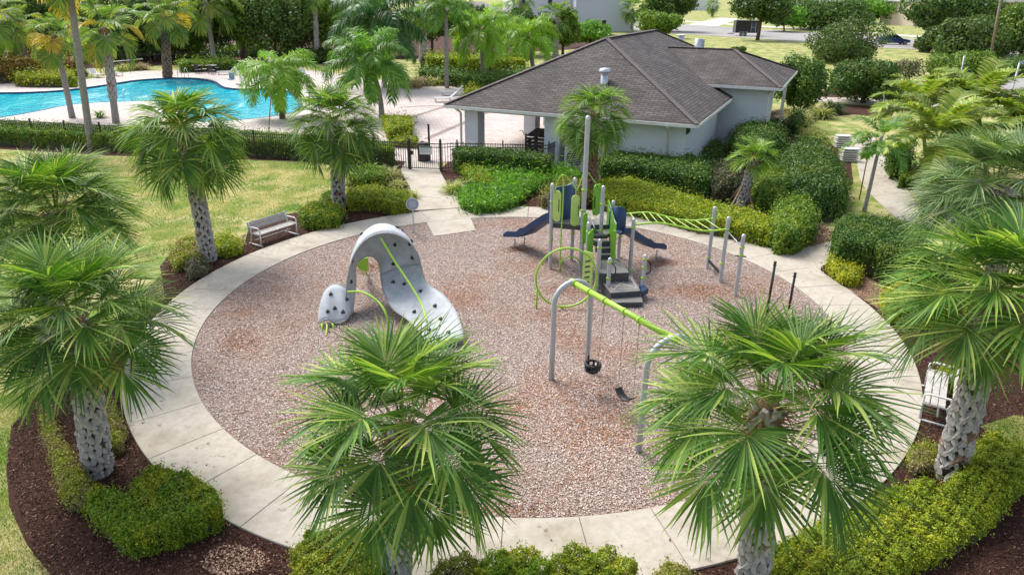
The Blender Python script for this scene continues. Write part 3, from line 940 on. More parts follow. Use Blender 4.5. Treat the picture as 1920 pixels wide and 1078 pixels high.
scatter_quads('leaf_litter', circle(CX, CY, RO - .02), 700, 0.06, 0.03, 'mulch_chip', 0.058, 0.2, 'dead leaf bits lying along the edge of the ring walk',
              lambda x, y: (np.hypot(x - CX, y - CY) > RI) & (rng.random(len(x)) < .15 + .85 * (np.sin(x * 1.3) * np.sin(y * 1.7) > .35)))
def blades(name, poly, n, h, w, mat, label, excl=None):
    P = np.array(poly)
    x0, y0 = P.min(0); x1, y1 = P.max(0)
    x = rng.uniform(x0, x1, n * 3); y = rng.uniform(y0, y1, n * 3)
    k = poly_inside(P, x, y)
    if excl is not None:
        k &= excl(x, y)
    x, y = x[k][:n], y[k][:n]
    n = len(x)
    a = rng.uniform(0, 6.28, n); tl = rng.uniform(0, 0.9, n); hh = h * rng.uniform(.5, 1.3, n)
    d = np.stack([np.cos(a), np.sin(a)], 1)
    B = np.stack([x, y, np.zeros(n)], 1)
    s = np.stack([-d[:, 1], d[:, 0], np.zeros(n)], 1) * w / 2
    tip = B + np.stack([d[:, 0] * hh * tl, d[:, 1] * hh * tl, hh * (1.05 - tl * .5)], 1)
    V = np.stack([B - s, B + s, tip], 1).reshape(-1, 3)
    F = np.arange(3 * n).reshape(-1, 3)
    o = link(name, np_mesh(name, V, F, mat))
    tag(o, label, None, None, 'stuff')
LAWN = GP([(-60, 285), (200, 296), (600, 308), (640, 325), (650, 365), (560, 395), (455, 415), (440, 450), (330, 462), (250, 520), (-100, 560)])
blades('grass', LAWN, 120000, 0.07, 0.018, 'grass_blade', 'patchy green and straw coloured lawn inside the fence')
blades('grass', GP([(-150, 720), (68, 745), (22, 800), (12, 880), (18, 950), (50, 1020), (95, 1078), (60, 1180), (-150, 1200)]), 26000, 0.06, 0.012, 'grass_blade', 'strip of lawn at the left edge beyond the dark mulch')
blades('grass', GP([(1838, 800), (1900, 780), (1990, 790), (2050, 840), (1960, 850), (1890, 835)]), 9000, 0.06, 0.012, 'grass_blade', 'small grass patch beside the leaning palm')

# ------------------------------------------------------------------ clubhouse
dv = np.array([.42, .9075]); dv = dv / np.linalg.norm(dv); fv = np.array([dv[1], -dv[0]]); nv = -fv
EC = np.array([8.45, 32.3]); ZE = 2.9; SL = 0.48; WID = 13.4; LEN = 24.3
def CH(u, D, z):
    """clubhouse frame: u back along the right eave, D inwards (left) from it"""
    p = EC + dv * u + nv * D
    return (float(p[0]), float(p[1]), float(z))
house = thing('clubhouse', 'grey stucco clubhouse with brown shingle hip roof and open corner porch', 'building', (0, 0, 0))
def roof_plane(pts, udir, parent, name='roof_plane', mat='shingles', thick=0.0):
    P = [Vector(p) for p in pts]
    nrm = (P[1] - P[0]).cross(P[2] - P[0]).normalized()
    if nrm.z < 0:
        P.reverse(); nrm = -nrm
    u = Vector((udir[0], udir[1], 0)).normalized()
    v = nrm.cross(u)
    me = bpy.data.meshes.new(name)
    me.from_pydata([tuple(p) for p in P], [], [tuple(range(len(P)))])
    uvl = me.uv_layers.new(name='UVMap')
    for li, lp in enumerate(me.loops):
        q = P[lp.vertex_index]
        uvl.data[li].uv = (q.dot(u), q.dot(v))
    me.materials.append(MATS[mat])
    me.update()
    return link(name, me, parent)
w2 = WID / 2
ZR = ZE + SL * w2
A_, B_, C_, D_ = CH(0, 0, ZE), CH(0, WID, ZE), CH(LEN, WID, ZE), CH(LEN, 0, ZE)
R1, R2 = CH(w2, w2, ZR), CH(LEN - w2, w2, ZR)
roof_plane([A_, B_, R1], fv, house)
roof_plane([A_, R1, R2, D_], dv, house)
roof_plane([B_, C_, R2, R1], dv, house)
roof_plane([C_, D_, R2], fv, house)
def ridge(a, b_, parent=house):
    mb = MB()
    a, b_ = Vector(a), Vector(b_)
    n = max(2, int((b_ - a).length / 0.3))
    for k in range(n):
        p, q = a + (b_ - a) * (k / n), a + (b_ - a) * ((k + 1.05) / n)
        mb.bar(p + Vector((0, 0, .02)), q + Vector((0, 0, .035)), 0.26, 0.035)
    return mb.build('ridge_cap', 'ridge_shingle', parent)
for a, b_ in ((A_, R1), (B_, R1), (R1, R2), (C_, R2), (D_, R2)):
    ridge(a, b_)
# wing
WZ = 3.62
wc = np.array([15.0, 40.2])
def WG(u, D, z):
    p = wc + dv * u + nv * D
    return (float(p[0]), float(p[1]), float(z))
a0, a1 = WG(0, 0, WZ), WG(11.2, 0, WZ)
ap = WG(4.3, 3.4, 5.27)
def on_main(u, z):
    """point where height z meets the main right-hand roof slope, at wing station u"""
    D = (z - ZE) / SL
    base = EC + nv * D
    uu = float((wc + dv * u - base) @ dv)
    p = base + dv * uu
    return (float(p[0]), float(p[1]), float(z) )
f0 = on_main(0, WZ); rr_ = on_main(4.3, 5.27); b0 = on_main(11.2, WZ)
roof_plane([f0, a0, ap, rr_], fv, house)
roof_plane([a0, a1, ap], dv, house)
roof_plane([rr_, ap, a1, b0], fv, house)
ridge(a0, ap); ridge(a1, ap); ridge(rr_, ap)
# soffit, gutters, fascia
def gutter(a, b_, parent=house):
    mb = MB()
    a, b_ = Vector(a), Vector(b_)
    mb.bar(a - Vector((0, 0, .1)), b_ - Vector((0, 0, .1)), 0.14, 0.15)
    return mb.build('gutter', 'white_paint', parent)
for a, b_ in ((A_, B_), (B_, C_), (A_, CH(9.9, 0, ZE)), (f0, a0), (a0, a1)):
    gutter(a, b_)
mb = MB()
n_ = 26
for k in range(n_):      # hanger clips along the side gutters
    t = (k + .5) / n_
    p = Vector(A_).lerp(Vector(CH(9.9, 0, ZE)), t)
    mb.box(p + Vector((-.03, .02, .005)), (.2, .16, .03), rz=math.atan2(dv[1], dv[0]))
for k in range(24):
    p = Vector(a0).lerp(Vector(a1), (k + .5) / 24)
    mb.box(p + Vector((-.03, .02, .005)), (.24, .16, .03), rz=math.atan2(dv[1], dv[0]))
o = mb.build('gutter_clip', 'black_iron', house); o['kind'] = 'stuff'
mb = MB()
i_ = .08
mb.add([CH(i_, i_, ZE - .06), CH(i_, WID - i_, ZE - .06), CH(LEN - i_, WID - i_, ZE - .06), CH(LEN - i_, i_, ZE - .06)], [(0, 1, 2, 3)])
mb.add([WG(.08, .08, WZ - .06), WG(.08, 3.6, WZ - .06), WG(11.1, 3.6, WZ - .06), WG(11.1, .08, WZ - .06)], [(0, 1, 2, 3)])
mb.build('soffit', 'white_paint', house)
# walls
def wall_box(u0, u1, D0, D1, z1, frame=CH, name='wall', mat='stucco', z0=0.0):
    mb = MB()
    P = [frame(u0, D0, 0)[:2], frame(u1, D0, 0)[:2], frame(u1, D1, 0)[:2], frame(u0, D1, 0)[:2]]
    mb.prism(P, z0, z1)
    return mb.build(name, mat, house)
e = .62
wall_box(e, 9.6, e, 6.6, ZE - .08)                   # front room
wall_box(12.0, 23.6, e, 12.6, ZE - .08)              # rear rooms
wall_box(e + .5, 12.4, 3.0, 6.6, ZE - .075)
wall_box(9.8, 12.1, 1.9, 4.0, ZE - .085, mat='stucco_white')
wall_box(9.6, 9.75, .9, 3.0, 2.3, mat='dark_wood', name='door')
wall_box(.7, 2.6, 0.7, 4.6, WZ - .07, frame=WG, name='wing_wall')
wall_box(2.6, 10.4, 1.2, 4.6, WZ - .072, frame=WG, name='wing_wall')
wall_box(.75, .95, .42, .62, WZ - .07, frame=WG, name='wing_post', mat='white_paint')
wall_box(10.2, 10.4, .42, .62, WZ - .07, frame=WG, name='wing_post', mat='white_paint')
mb = MB(); mb.bar(WG(.85, .52, WZ - .3), WG(10.3, .52, WZ - .3), .16, .3); mb.build('porch_beam', 'white_paint', house)
# vent window on the side
mb = MB(); mb.bar(CH(.8, .6, 2.45), CH(1.6, .6, 2.45), .05, .4); mb.build('vent_window', 'glass_dark', house)
mb = MB(); mb.bar(CH(4.6, .6, 1.5), CH(5.5, .6, 1.5), .05, 1.2)
# porch columns with white panel sides
for (D, wdt) in ((WID - 1.3, .8), (WID - 6.0, .85)):
    c = wall_box(e, e + wdt, D - wdt / 2, D + wdt / 2, ZE - .09, name='column')
    for (u, dd) in ((e - .012, 0),):
        mb = MB()
        P = [CH(u, D - wdt / 2 + .08, 0)[:2], CH(u + .02, D - wdt / 2 + .08, 0)[:2], CH(u + .02, D + wdt / 2 - .08, 0)[:2], CH(u, D + wdt / 2 - .08, 0)[:2]]
        mb.prism(P, .05, 1.0); mb.build('column_panel', 'stucco_white', c)
for (u, D) in ((8.5, WID - 1.3), (16, WID - 1.3)):
    wall_box(u, u + .8, D - .4, D + .4, ZE - .09, name='column')
mb = MB(); mb.bar(CH(e + .2, e, ZE - .22), CH(e + .2, WID - e, ZE - .22), .3, .28)
mb.build('porch_beam', 'white_paint', house)
# downspouts
def spout(u, D, frame=CH, z1=ZE - .15, du=0.52):
    mb = MB()
    a = Vector(frame(-.02, D, z1)); b_ = Vector(frame(du - .05, D, z1 - .3)); c = Vector(frame(du - .05, D, .1))
    mb.bar(a + Vector((0, 0, .06)), a - Vector((0, 0, .05)), .16, .16)
    mb.tube([a - Vector((0, 0, .05)), a.lerp(b_, .5), b_, c], .065, 6)
    return mb.build('downspout', 'white_paint', house)
spout(0, 1.35); spout(0, WID - .75)
# roof vents
def vent(px, py, label_mat, r, h, cap=True):
    # ray against front or right slope
    d = ray(px, py); C = np.array([0, 0, CAM_H])
    best = None
    for (P0, U, V_) in ((np.array(A_), np.array(B_) - np.array(A_), np.array(R1) - np.array(A_)), (np.array(A_), np.array(D_) - np.array(A_), np.array(R1) - np.array(A_))):
        nn = np.cross(U, V_)
        t = ((P0 - C) @ nn) / (d @ nn)
        q = C + t * d
        if best is None or q[2] < best[2]:
            best = q
    mb = MB()
    z = -.15
    if cap:
        mb.lathe(best, [(r * .75, z), (r * .75, h * .55), (r * .6, h * .56), (r * .6, h * .68), (r * 1.15, h * .68), (r * 1.2, h * .8), (r * .95, h * .95), (r * .3, h), (0, h)], 18)
    else:
        mb.lathe(best, [(r, z), (r, h), (0, h)], 14)
        mb.box(best + np.array([r * 1.2, 0, h * .5]), (r * .9, r, h * .9))
    return mb.build('roof_vent', label_mat, house)
vent(1133, 155, 'galvanised', .26, .72)
vent(1308, 94, 'galvanised', .25, .75, False)
vent(1277, 73, 'white_paint', .3, .3)
# AC unit
ac = thing('ac_unit', 'white air conditioning unit with round fan grille against the clubhouse wall', 'air conditioner', CH(.33, 5.85, 0))
ac.rotation_euler.z = math.atan2(fv[1], fv[0])
mb = MB(); mb.box((0, 0, .64), (1.25, .45, 1.24), bev=.02); mb.build('cabinet', 'white_paint', ac)
mb = MB(); mb.add([(.42 * math.cos(a) - .1, -.235, .72 + .42 * math.sin(a)) for a in np.linspace(0, 2 * math.pi, 25)[:-1]], [tuple(range(24))]); mb.build('fan_opening', 'black_iron', ac)
mb = MB()
for k in range(9):
    z = .36 + k * .09; w_ = math.sqrt(max(0.01, .42 ** 2 - (z - .72) ** 2))
    mb.bar((-.1 - w_, -.25, z), (-.1 + w_, -.25, z), .012, .02)
o = mb.build('grille', 'white_paint', ac)
# dark slatted bar / grill enclosure under the porch edge
gr = thing('grill_station', 'dark slatted grill counter with sloping lid beside the porch column', 'grill', G(1018, 292))
gr.rotation_euler.z = math.atan2(fv[1], fv[0])
for k in range(4):
    for sx in (-1,):
        mb = MB(); mb.box((-.72 + .02, 0, .25 + k * .2), (.04, 1.5, .12)); mb.build('slat', 'dark_wood', gr)
for k in range(5):
    mb = MB(); mb.box((-.1, -.8, .25 + k * .2), (1.3, .04, .12)); mb.build('slat', 'dark_wood', gr)
for x in (-.72, .6):
    for y in (-.78, .78):
        mb = MB(); mb.box((x, y, .65), (.08, .08, 1.3)); mb.build('post', 'black_iron', gr)
for k in range(5):
    mb = MB(); mb.box((-.06 , -.6 + k * .3, 1.18 + k * .04), (1.35, .27, .05)); mb.build('lid_board', 'weathered_wood' if k < 0 else 'dark_wood', gr)
mb = MB(); mb.tube([(-.8, -.8, 1.2), (-.95, -.8, 1.45), (-1.1, -.8, 1.4)], .02, 6); mb.build('hook', 'black_iron', gr)

# ------------------------------------------------------------------ fences
PICK = {}
def fence(name, label, pts, h=1.4, sp=0.118, mat='bronze_iron', rails=(0.12, -0.22, -0.06), post_sp=2.4, picket_r=0.013, stuff=False, zb=0.05, cat='fence'):
    t = thing(name, label, cat, (pts[0][0], pts[0][1], 0))
    o0 = np.array([pts[0][0], pts[0][1], 0])
    key = (round(h, 2), mat, picket_r)
    if key not in PICK:
        mb = MB(); mb.box((0, 0, (h + zb) / 2), (picket_r * 2, picket_r * 2, h - zb - .02)); PICK[key] = mb.mesh('picket', mat)
        mb = MB(); mb.box((0, 0, (h + .1) / 2), (.065, .065, h + .1)); mb.lathe((0, 0, h + .1), [(.045, 0), (.045, .015), (.0, .05)], 6); PICK[key + ('p',)] = mb.mesh('fence_post', mat)
    bulk = MB()
    for a, b_ in zip(pts[:-1], pts[1:]):
        a, b_ = np.array(a), np.array(b_)
        L = np.linalg.norm(b_ - a); d = (b_ - a) / L; rz = math.atan2(d[1], d[0])
        ps = [o.copy() for o in ()]
        npost = max(1, int(round(L / post_sp)))
        for k in range(npost + 1):
            if k == 0 and a is not None and not np.allclose(a, pts[0]):
                continue
            q = a + d * L * k / npost
            o = link('post', PICK[key + ('p',)], t); o.location = (q[0] - o0[0], q[1] - o0[1], 0); o.rotation_euler.z = rz
        for rl in rails:
            z = h + rl if rl < 0 else rl
            mb = MB(); mb.bar((a[0] - o0[0], a[1] - o0[1], z), (b_[0] - o0[0], b_[1] - o0[1], z), .032, .036)
            mb.build('rail', mat, t)
        npk = int(L / sp)
        for k in range(npk):
            q = a + d * (k + .5) * L / npk
            if stuff:
                bulk.box((q[0] - o0[0], q[1] - o0[1], h / 2), (picket_r * 2, picket_r * 2, h - .08), rz=rz)
            else:
                o = link('picket', PICK[key], t); o.location = (q[0] - o0[0], q[1] - o0[1], 0); o.rotation_euler.z = rz
    if stuff:
        o = bulk.build('picket', mat, t); o['kind'] = 'stuff'
    return t
fence('picket_fence', 'long dark metal picket fence between the lawn and the pool hedge', GP([(-60, 264), (5, 268), (330, 288), (640, 306), (768, 319)]), sp=0.125)
fence('picket_fence', 'short dark metal picket fence in front of the dark hedge right of the gate', GP([(828, 320), (858, 318), (1028, 322), (1055, 306)]), sp=0.125)
fence('far_fence', 'dark metal fence far behind the pool below the trees', GP([(-100, 143), (30, 138), (150, 133), (230, 126), (440, 121), (560, 117)]), h=1.5, sp=.3, stuff=True, post_sp=3, picket_r=.015)
fence('equipment_fence', 'dark metal fence round the pool pumps behind the two queen palms', GP([(790, 140), (800, 113), (985, 125)]), h=1.5, sp=.3, stuff=True, post_sp=3, picket_r=.015)
# gate
ga, gb = G(770, 319), G(827, 321)
gt = thing('pool_gate', 'dark metal pool gate with a small white notice', 'gate', ga)
L = float(np.linalg.norm(gb - ga)); gt.rotation_euler.z = math.atan2(gb[1] - ga[1], gb[0] - ga[0])
for x in (0, L):
    mb = MB(); mb.box((x, 0, .78), (.1, .1, 1.56)); mb.ball((x, 0, 1.6), .05, 8, 6); mb.build('gate_post', 'bronze_iron', gt)
for z in (.12, 1.2, 1.38):
    mb = MB(); mb.bar((.06, 0, z), (L - .06, 0, z), .035, .04); mb.build('rail', 'bronze_iron', gt)
for k in range(14):
    x = .1 + (L - .2) * k / 13
    mb = MB(); mb.box((x, 0, .75), (.02, .02, 1.26)); mb.build('picket', 'bronze_iron', gt)
mb = MB(); mb.box((.12, -.03, .9), (.12, .06, .2)); mb.build('latch', 'black_iron', gt)
sg = MB(); sg.box((.95 * .9, -.05, 1.05), (.66, .02, .42)); sgo = sg.build('notice', 'white_paint', gt)
mb = MB(); mb.box((.95 * .9, -.064, 1.215), (.62, .006, .07)); mb.build('notice_band', 'sign_green', sgo)
mb = MB()
for k in range(3):
    for j in range(6):
        mb.box((.62 + j * .085, -.064, 1.12 - k * .075), (.06 if (j + k) % 3 else .035, .006, .03))
mb.build('notice_print', 'sign_grey', sgo)
# things behind the gate
tr = thing('trash_can', 'dark slatted litter bin just behind the pool gate', 'trash can', G(795, 303))
mb = MB(); mb.lathe((0, 0, 0), [(.28, .02), (.3, .9), (.31, .95), (.2, 1.05), (.19, 1.0), (0, 1.0)], 16); mb.build('bin_body', 'black_iron', tr)
for k in range(16):
    a = 2 * math.pi * k / 16
    mb = MB(); mb.box((.31 * math.cos(a), .31 * math.sin(a), .47), (.02, .07, .85), rz=a); mb.build('slat', 'dark_wood', tr)
pk = thing('post_by_gate', 'tall dark square post standing behind the pool gate', 'post', G(806, 302))
mb = MB(); mb.box((0, 0, .95), (.1, .1, 1.9)); mb.build('shaft', 'black_iron', pk)
mb = MB(); mb.box((0, 0, 1.93), (.13, .13, .06)); mb.build('cap', 'black_iron', pk)

# ------------------------------------------------------------------ play structure
ps = thing('play_structure', 'lime and grey playground climbing tower with two blue slides and overhead ladder', 'play structure', (0, 0, 0))
capm = None
def post(bpx, tpx, r=.062, parent=ps, mat='silver_post', z0=-0.05, name='post', bands=(.35, .8)):
    b_ = G(*bpx); t_ = AY(tpx[0], tpx[1], b_[1])
    h = t_[2]
    mb = MB(); mb.tube([(b_[0], b_[1], z0), (b_[0], b_[1], h - .09)], r, 14, cap=False)
    o = mb.build(name, mat, parent)
    mb = MB(); mb.lathe((b_[0], b_[1], h - .09), [(r * 1.03, -.02), (r * 1.03, .03), (r * .9, .07), (r * .55, .1), (0, .11)], 14); mb.build('cap', 'galvanised', o)
    for q in bands:
        z = h * q
        mb = MB(); mb.lathe((b_[0], b_[1], z), [(r * 1.02, -.03), (r * 1.22, -.025), (r * 1.22, .025), (r * 1.02, .03)], 14); mb.build('clamp', 'lime', o)
    return b_[0], b_[1], h
PA = post((1031, 505), (1033, 344.5))
PB = post((1071.5, 490), (1076.5, 334))
PC = post((1088.4, 511), (1097, 218), r=.075, bands=(.55, .42, .28))
dD = G(1131.5, 349, 2.89)
def post_at(x, y, h, r=.062, bands=(.5, .8)):
    mb = MB(); mb.tube([(x, y, -.05), (x, y, h - .09)], r, 14, cap=False); o = mb.build('post', 'silver_post', ps)
    mb = MB(); mb.lathe((x, y, h - .09), [(r * 1.03, -.02), (r * 1.03, .03), (r * .9, .07), (r * .55, .1), (0, .11)], 14); mb.build('cap', 'galvanised', o)
    for q in bands:
        mb = MB(); mb.lathe((x, y, h * q), [(r * 1.02, -.03), (r * 1.22, -.025), (r * 1.22, .025), (r * 1.02, .03)], 14); mb.build('clamp', 'lime', o)
    return x, y, h
PD = post_at(dD[0], dD[1], 2.89)
eE = G(1150, 377, 2.35); PE = post_at(eE[0], eE[1], 2.35)
PF = post((1159, 484), (1166, 390.6), bands=(.9, .45)); PG = post((1180, 517), (1186.7, 410), bands=(.85, .1))
hH = G(1104, 417, 2.0); PH = post_at(hH[0], hH[1], 2.0, bands=(.85, .5))
PI_ = post((1119, 549.5), (1123, 449), bands=(.85, .15)); PJ = post((1139, 558), (1142.7, 484), bands=(.9, .5, .12)); PK = post((1203.6, 555), (1206.6, 478), bands=(.9, .7, .45, .12))

def deck(px, z, name='deck', th=.11):
    P = GP(px, z)
    mb = MB(); mb.prism(P, z - .02, z, .005); o = mb.build(name, 'deck_grey', ps)
    Q = np.array(P); c = Q.mean(0); Q = [tuple(c + (q - c) * .985) for q in Q]
    mb = MB(); mb.prism(Q, z - th - .02, z - .021); mb.build('deck_rim', 'step_face', o)
    return P
def deck_w(P, z, name='deck', th=.11):
    mb = MB(); mb.prism(P, z - .02, z, .005); o = mb.build(name, 'deck_grey', ps)
    Q = np.array(P); c = Q.mean(0); Q = [tuple(c + (q - c) * .985) for q in Q]
    mb = MB(); mb.prism(Q, z - th - .02, z - .021); mb.build('deck_rim', 'step_face', o)
def xy(p): return (p[0], p[1])
ZU = 1.62
deck_w([xy(PA), xy(PC), (PC[0] + .9, PC[1] + .1), xy(PD), (PD[0] - .25, PD[1] + .75), xy(PB)], ZU, th=.14)
mid = deck([(1113, 441), (1139, 441), (1150, 425), (1132, 408), (1113, 410)], 1.33)
low2 = deck([(1122, 487), (1160, 485), (1180, 511), (1124, 513)], .68, th=.3)
low1 = deck([(1121, 518), (1185, 516), (1201, 545), (1145, 549)], .38, th=.34)
# recessed triangular tread pattern on the lowest deck
c1 = [np.array([*p, .387]) for p in GP([(1130, 522), (1182, 521), (1195, 541), (1150, 544)], .38)]
mb = MB()
cc = sum(c1) / 4
for q in c1: mb.bar(q, cc, .03, .012)
for i in range(4): mb.bar(c1[i], c1[(i + 1) % 4], .03, .012)
mb.build('tread_ribs', 'weathered_wood', ps)
# bottom step block
sx = GP([(1147, 567), (1205, 566), (1198, 549), (1146, 552)], .2)
mb = MB(); mb.prism(sx, .02, .175); o = mb.build('step', 'step_face', ps)
sx2 = np.array(sx); c = sx2.mean(0); mb = MB(); mb.prism([tuple(c + (q - c) * 1.03) for q in sx2], .176, .2, .005); mb.build('tread', 'deck_grey', o)
# navy bumper to the right of lowest deck
pt = G(1216, 541, .35)
mb = MB(); mb.prism([tuple(G(1199, 530, .35)[:2]), tuple(G(1203, 548, .35)[:2]), tuple(pt[:2])], .2, .36, .01); mb.build('corner_shelf', 'navy_plastic', ps)
# stairs to the middle deck
zs = [.84, 1.0, 1.17]
la, lb = np.array(GP([(1124, 487)], .68)[0]), np.array(GP([(1154, 485)], .68)[0])
ta, tb = np.array(mid[0]), np.array(mid[1])
for k, z in enumerate(zs):
    t0, t1 = (k) / 3.0, (k + 1) / 3.0
    P = [tuple(la + (ta - la) * t0), tuple(lb + (tb - lb) * t0), tuple(lb + (tb - lb) * (t1 + .02)), tuple(la + (ta - la) * (t1 + .02))]
    mb = MB(); mb.prism(P, z - .17, z - .021); o = mb.build('step', 'step_face', ps)
    mb = MB(); mb.prism(P, z - .02, z, .004); mb.build('tread', 'deck_grey', o)
# green panels
def panel(a, b_, z0, z1, mat='green_panel', th=.03, r=.12, name='panel', z0b=None, z1b=None):
    """upright rounded board between plan points a and b"""
    a, b_ = np.array(a[:2]), np.array(b_[:2]); L = np.linalg.norm(b_ - a); d = (b_ - a) / L; nn = np.array([-d[1], d[0]])
    z0b = z0 if z0b is None else z0b; z1b = z1 if z1b is None else z1b
    r = min(r, L * .45)
    out_ = []
    for (cx, cz, s0) in ((L - r, -r, 0), (r, -r, 90), (r, r, 180), (L - r, r, 270)):
        for k in range(5):
            t = R(s0 + 90 * k / 4)
            x = cx + r * math.cos(t)
            f = x / L
            top = cz < 0
            zz = (z1 + (z1b - z1) * f - r + r * math.sin(t)) if top else (z0 + (z0b - z0) * f + r + r * math.sin(t))
            out_.append((x, zz))
    V = []
    for s in (-th / 2, th / 2):
        for (x, z) in out_:
            p = a + d * x + nn * s
            V.append((p[0], p[1], z))
    n = len(out_)
    mb = MB(); mb.add(V, [tuple(range(n)), tuple(reversed(range(n, 2 * n)))] + [(i, n + i, n + (i + 1) % n, (i + 1) % n) for i in range(n)])
    return mb.build(name, mat, ps)
def PX(px, Y, z=1.5):
    # plan point at column px and depth Y
    d = ray(px, 400); return (d[0] / d[1] * Y, Y)
def slots(a, b_, z0, z1, n, horizontal=False):
    a, b_ = np.array(a[:2]), np.array(b_[:2]); L = np.linalg.norm(b_ - a); d = (b_ - a) / L; nn = np.array([-d[1], d[0]])
    for k in range(n):
        mb = MB()
        z = z0 + (z1 - z0) * (k + .5) / n
        for s in (-.019, .019):
            p0 = a + d * L * .25 + nn * s; p1 = a + d * L * .75 + nn * s
            mb.bar((p0[0], p0[1], z), (p1[0], p1[1], z + (.08 if horizontal else 0)), .006, .05 if horizontal else (z1 - z0) / n * .8)
        mb.build('slot', 'step_face', ps)
a_, b2 = PX(1036.5, 21.25), PX(1051, 21.1); panel(a_, b2, 1.72, 2.72, 'lime_pale')
slots(PX(1046, 21.15), PX(1049.5, 21.12), 2.0, 2.5, 1)
a_, b2 = PX(1070.5, 21.0), PX(1086, 21.05); panel(a_, b2, 1.62, 2.62, 'lime_pale')
slots(PX(1083, 21.02), PX(1085.5, 21.03), 1.9, 2.35, 1)
a_, b2 = PX(1111, 21.9), PX(1126, 22.15); panel(a_, b2, 1.68, 2.72, 'green_panel')
slots(PX(1112, 21.88), PX(1115, 21.95), 1.9, 2.4, 1)
panel(PX(1094, 20.6), PX(1101.5, 20.75), 1.15, 2.15, 'green_panel', r=.06)
panel(PX(1105, 19.9), PX(1114, 20.4), .75, 1.75, 'green_panel', r=.06, th=.05)
panel(PX(1139, 21.6), PX(1157, 20.5), 1.35, 2.35, 'green_panel', z0b=.85, z1b=1.8, r=.06)
panel(PX(1150.5, 20.35), PX(1158, 20.25), .72, 1.72, 'green_panel', r=.05, th=.06)
# slotted climbing board at the left of the low decks
cb = (PX(1098, 19.5), PX(1117, 19.25)); panel(cb[0], cb[1], .12, 1.35, 'lime_pale', r=.05)
slots(cb[0], cb[1], .25, 1.1, 5, True)
# arched bars over the posts
def rod(pts, r=.018, mat='lime', name='rail', n=6):
    mb = MB(); mb.tube(smooth_curve(pts, 6), r, n); return mb.build(name, mat, ps)
rod([AY(1040, 362, 21.2), AY(1046, 340, 21.15), AY(1055, 328, 21.1), AY(1066, 336, 21.1), AY(1082, 358, 21.05)], name='arch_bar')
rod([AY(1082, 358, 21.05), AY(1090, 338, 21.1), AY(1098, 320, 21.3), AY(1110, 334, 21.7), AY(1127, 357, 22.1)], name='arch_bar')
# fire pole
fpb = G(1049.5, 512)
rod([(fpb[0], fpb[1], 0), (fpb[0], fpb[1], 1.2), (fpb[0] + .02, fpb[1], 2.7), tuple(AY(1055, 328, 21.1))], r=.022, name='climbing_pole')
sp = []
for k in range(25):
    a = k / 24 * math.pi * 1.35 - .5
    sp.append((fpb[0] + .33 - .33 * math.cos(a) , fpb[1] - .1 * math.sin(a), .25 + .36 * math.sin(a)))
mb = MB(); mb.tube(sp, .022, 8); mb.build('spiral_step', 'lime', ps)
# big ring
rc = AY(1062, 521, 18.25)
mb = MB(); mb.tube([(rc[0] + .87 * math.cos(t), rc[1] + .12 * math.sin(t) + .1 * math.cos(t), rc[2] + .85 * math.sin(t)) for t in np.linspace(0, 2 * math.pi, 49)[:-1]], .03, 10, closed=True); mb.build('climbing_ring', 'lime', ps)
for (px, zt) in ((1010, .62), (1112.5, .5), (1061, .12)):
    g = PX(px, 18.2)
    mb = MB(); mb.tube([(g[0], g[1], -.02), (g[0], g[1], zt)], .028, 8); mb.build('ring_leg', 'lime', ps)
# handle loops on J and K
for (P, sgn) in ((PJ, 1), (PK, 1)):
    mb = MB(); mb.tube(smooth_curve([(P[0] + .04, P[1] - .03, P[2] - .14), (P[0] + .16 * sgn, P[1] - .05, P[2] - .26), (P[0] + .17 * sgn, P[1] - .05, P[2] - .5), (P[0] + .04, P[1] - .03, P[2] - .62)], 6), .018, 8); mb.build('grab_handle', 'black_rubber', ps)
# white stair hand rails
rod([AY(1101, 395, 20.7), AY(1108, 410, 20.6), AY(1115, 428, 20.4)], .014, 'white_paint', 'hand_rail')
rod([AY(1141, 388, 21.5), AY(1148, 405, 21.0), AY(1156, 420, 20.5)], .014, 'white_paint', 'hand_rail')

# slides
def slide(pts, width, wall_h, top_hood=None, name='slide'):
    P = [np.array(p, float) for p in smooth_curve(pts, 7)]
    n = len(P)
    prof = [(-.5, 1.0), (-.56, .98), (-.56, 0.0), (-.40, -.12), (.40, -.12), (.56, 0.0), (.56, .98), (.5, 1.0), (.47, .25), (.32, 0.0), (-.32, 0.0), (-.47, .25)]
    V = []
    for i, p in enumerate(P):
        t = P[min(i + 1, n - 1)] - P[max(i - 1, 0)]
        s = np.cross(t, [0, 0, 1.0]); s /= np.linalg.norm(s)
        up = np.cross(s, t); up /= np.linalg.norm(up)
        wh = wall_h * (1.0 if i < n - 5 else 1 - .5 * (i - n + 5) / 5)
        for (a, b_) in prof:
            V.append(p + s * a * width + up * b_ * wh)
    k = len(prof)
    F = [(i * k + j, i * k + (j + 1) % k, (i + 1) * k + (j + 1) % k, (i + 1) * k + j) for i in range(n - 1) for j in range(k)]
    F += [tuple(range(k)), tuple((n - 1) * k + j for j in reversed(range(k)))]
    mb = MB(); mb.add(V, F)
    o = mb.build(name, 'navy_plastic', ps)
    for pl in o.data.polygons: pl.use_smooth = True
    o.data.set_sharp_from_angle(angle=R(50)) if hasattr(o.data, 'set_sharp_from_angle') else None
    return o, P
s0 = np.array([(PA[0] + PB[0]) / 2, (PA[1] + PB[1]) / 2, ZU + .02])
e0 = G(958, 441, .36)
dirn = e0 - s0
sl1, P1 = slide([s0, s0 + dirn * .12 + [0, 0, .38 * .12 / .12 * .0 + .13], s0 * .62 + e0 * .38 + [0, 0, .0], s0 * .35 + e0 * .65 + [0, 0, -.17], s0 * .15 + e0 * .85 + [0, 0, -.08], e0 + [0, 0, .0]], .62, .2)
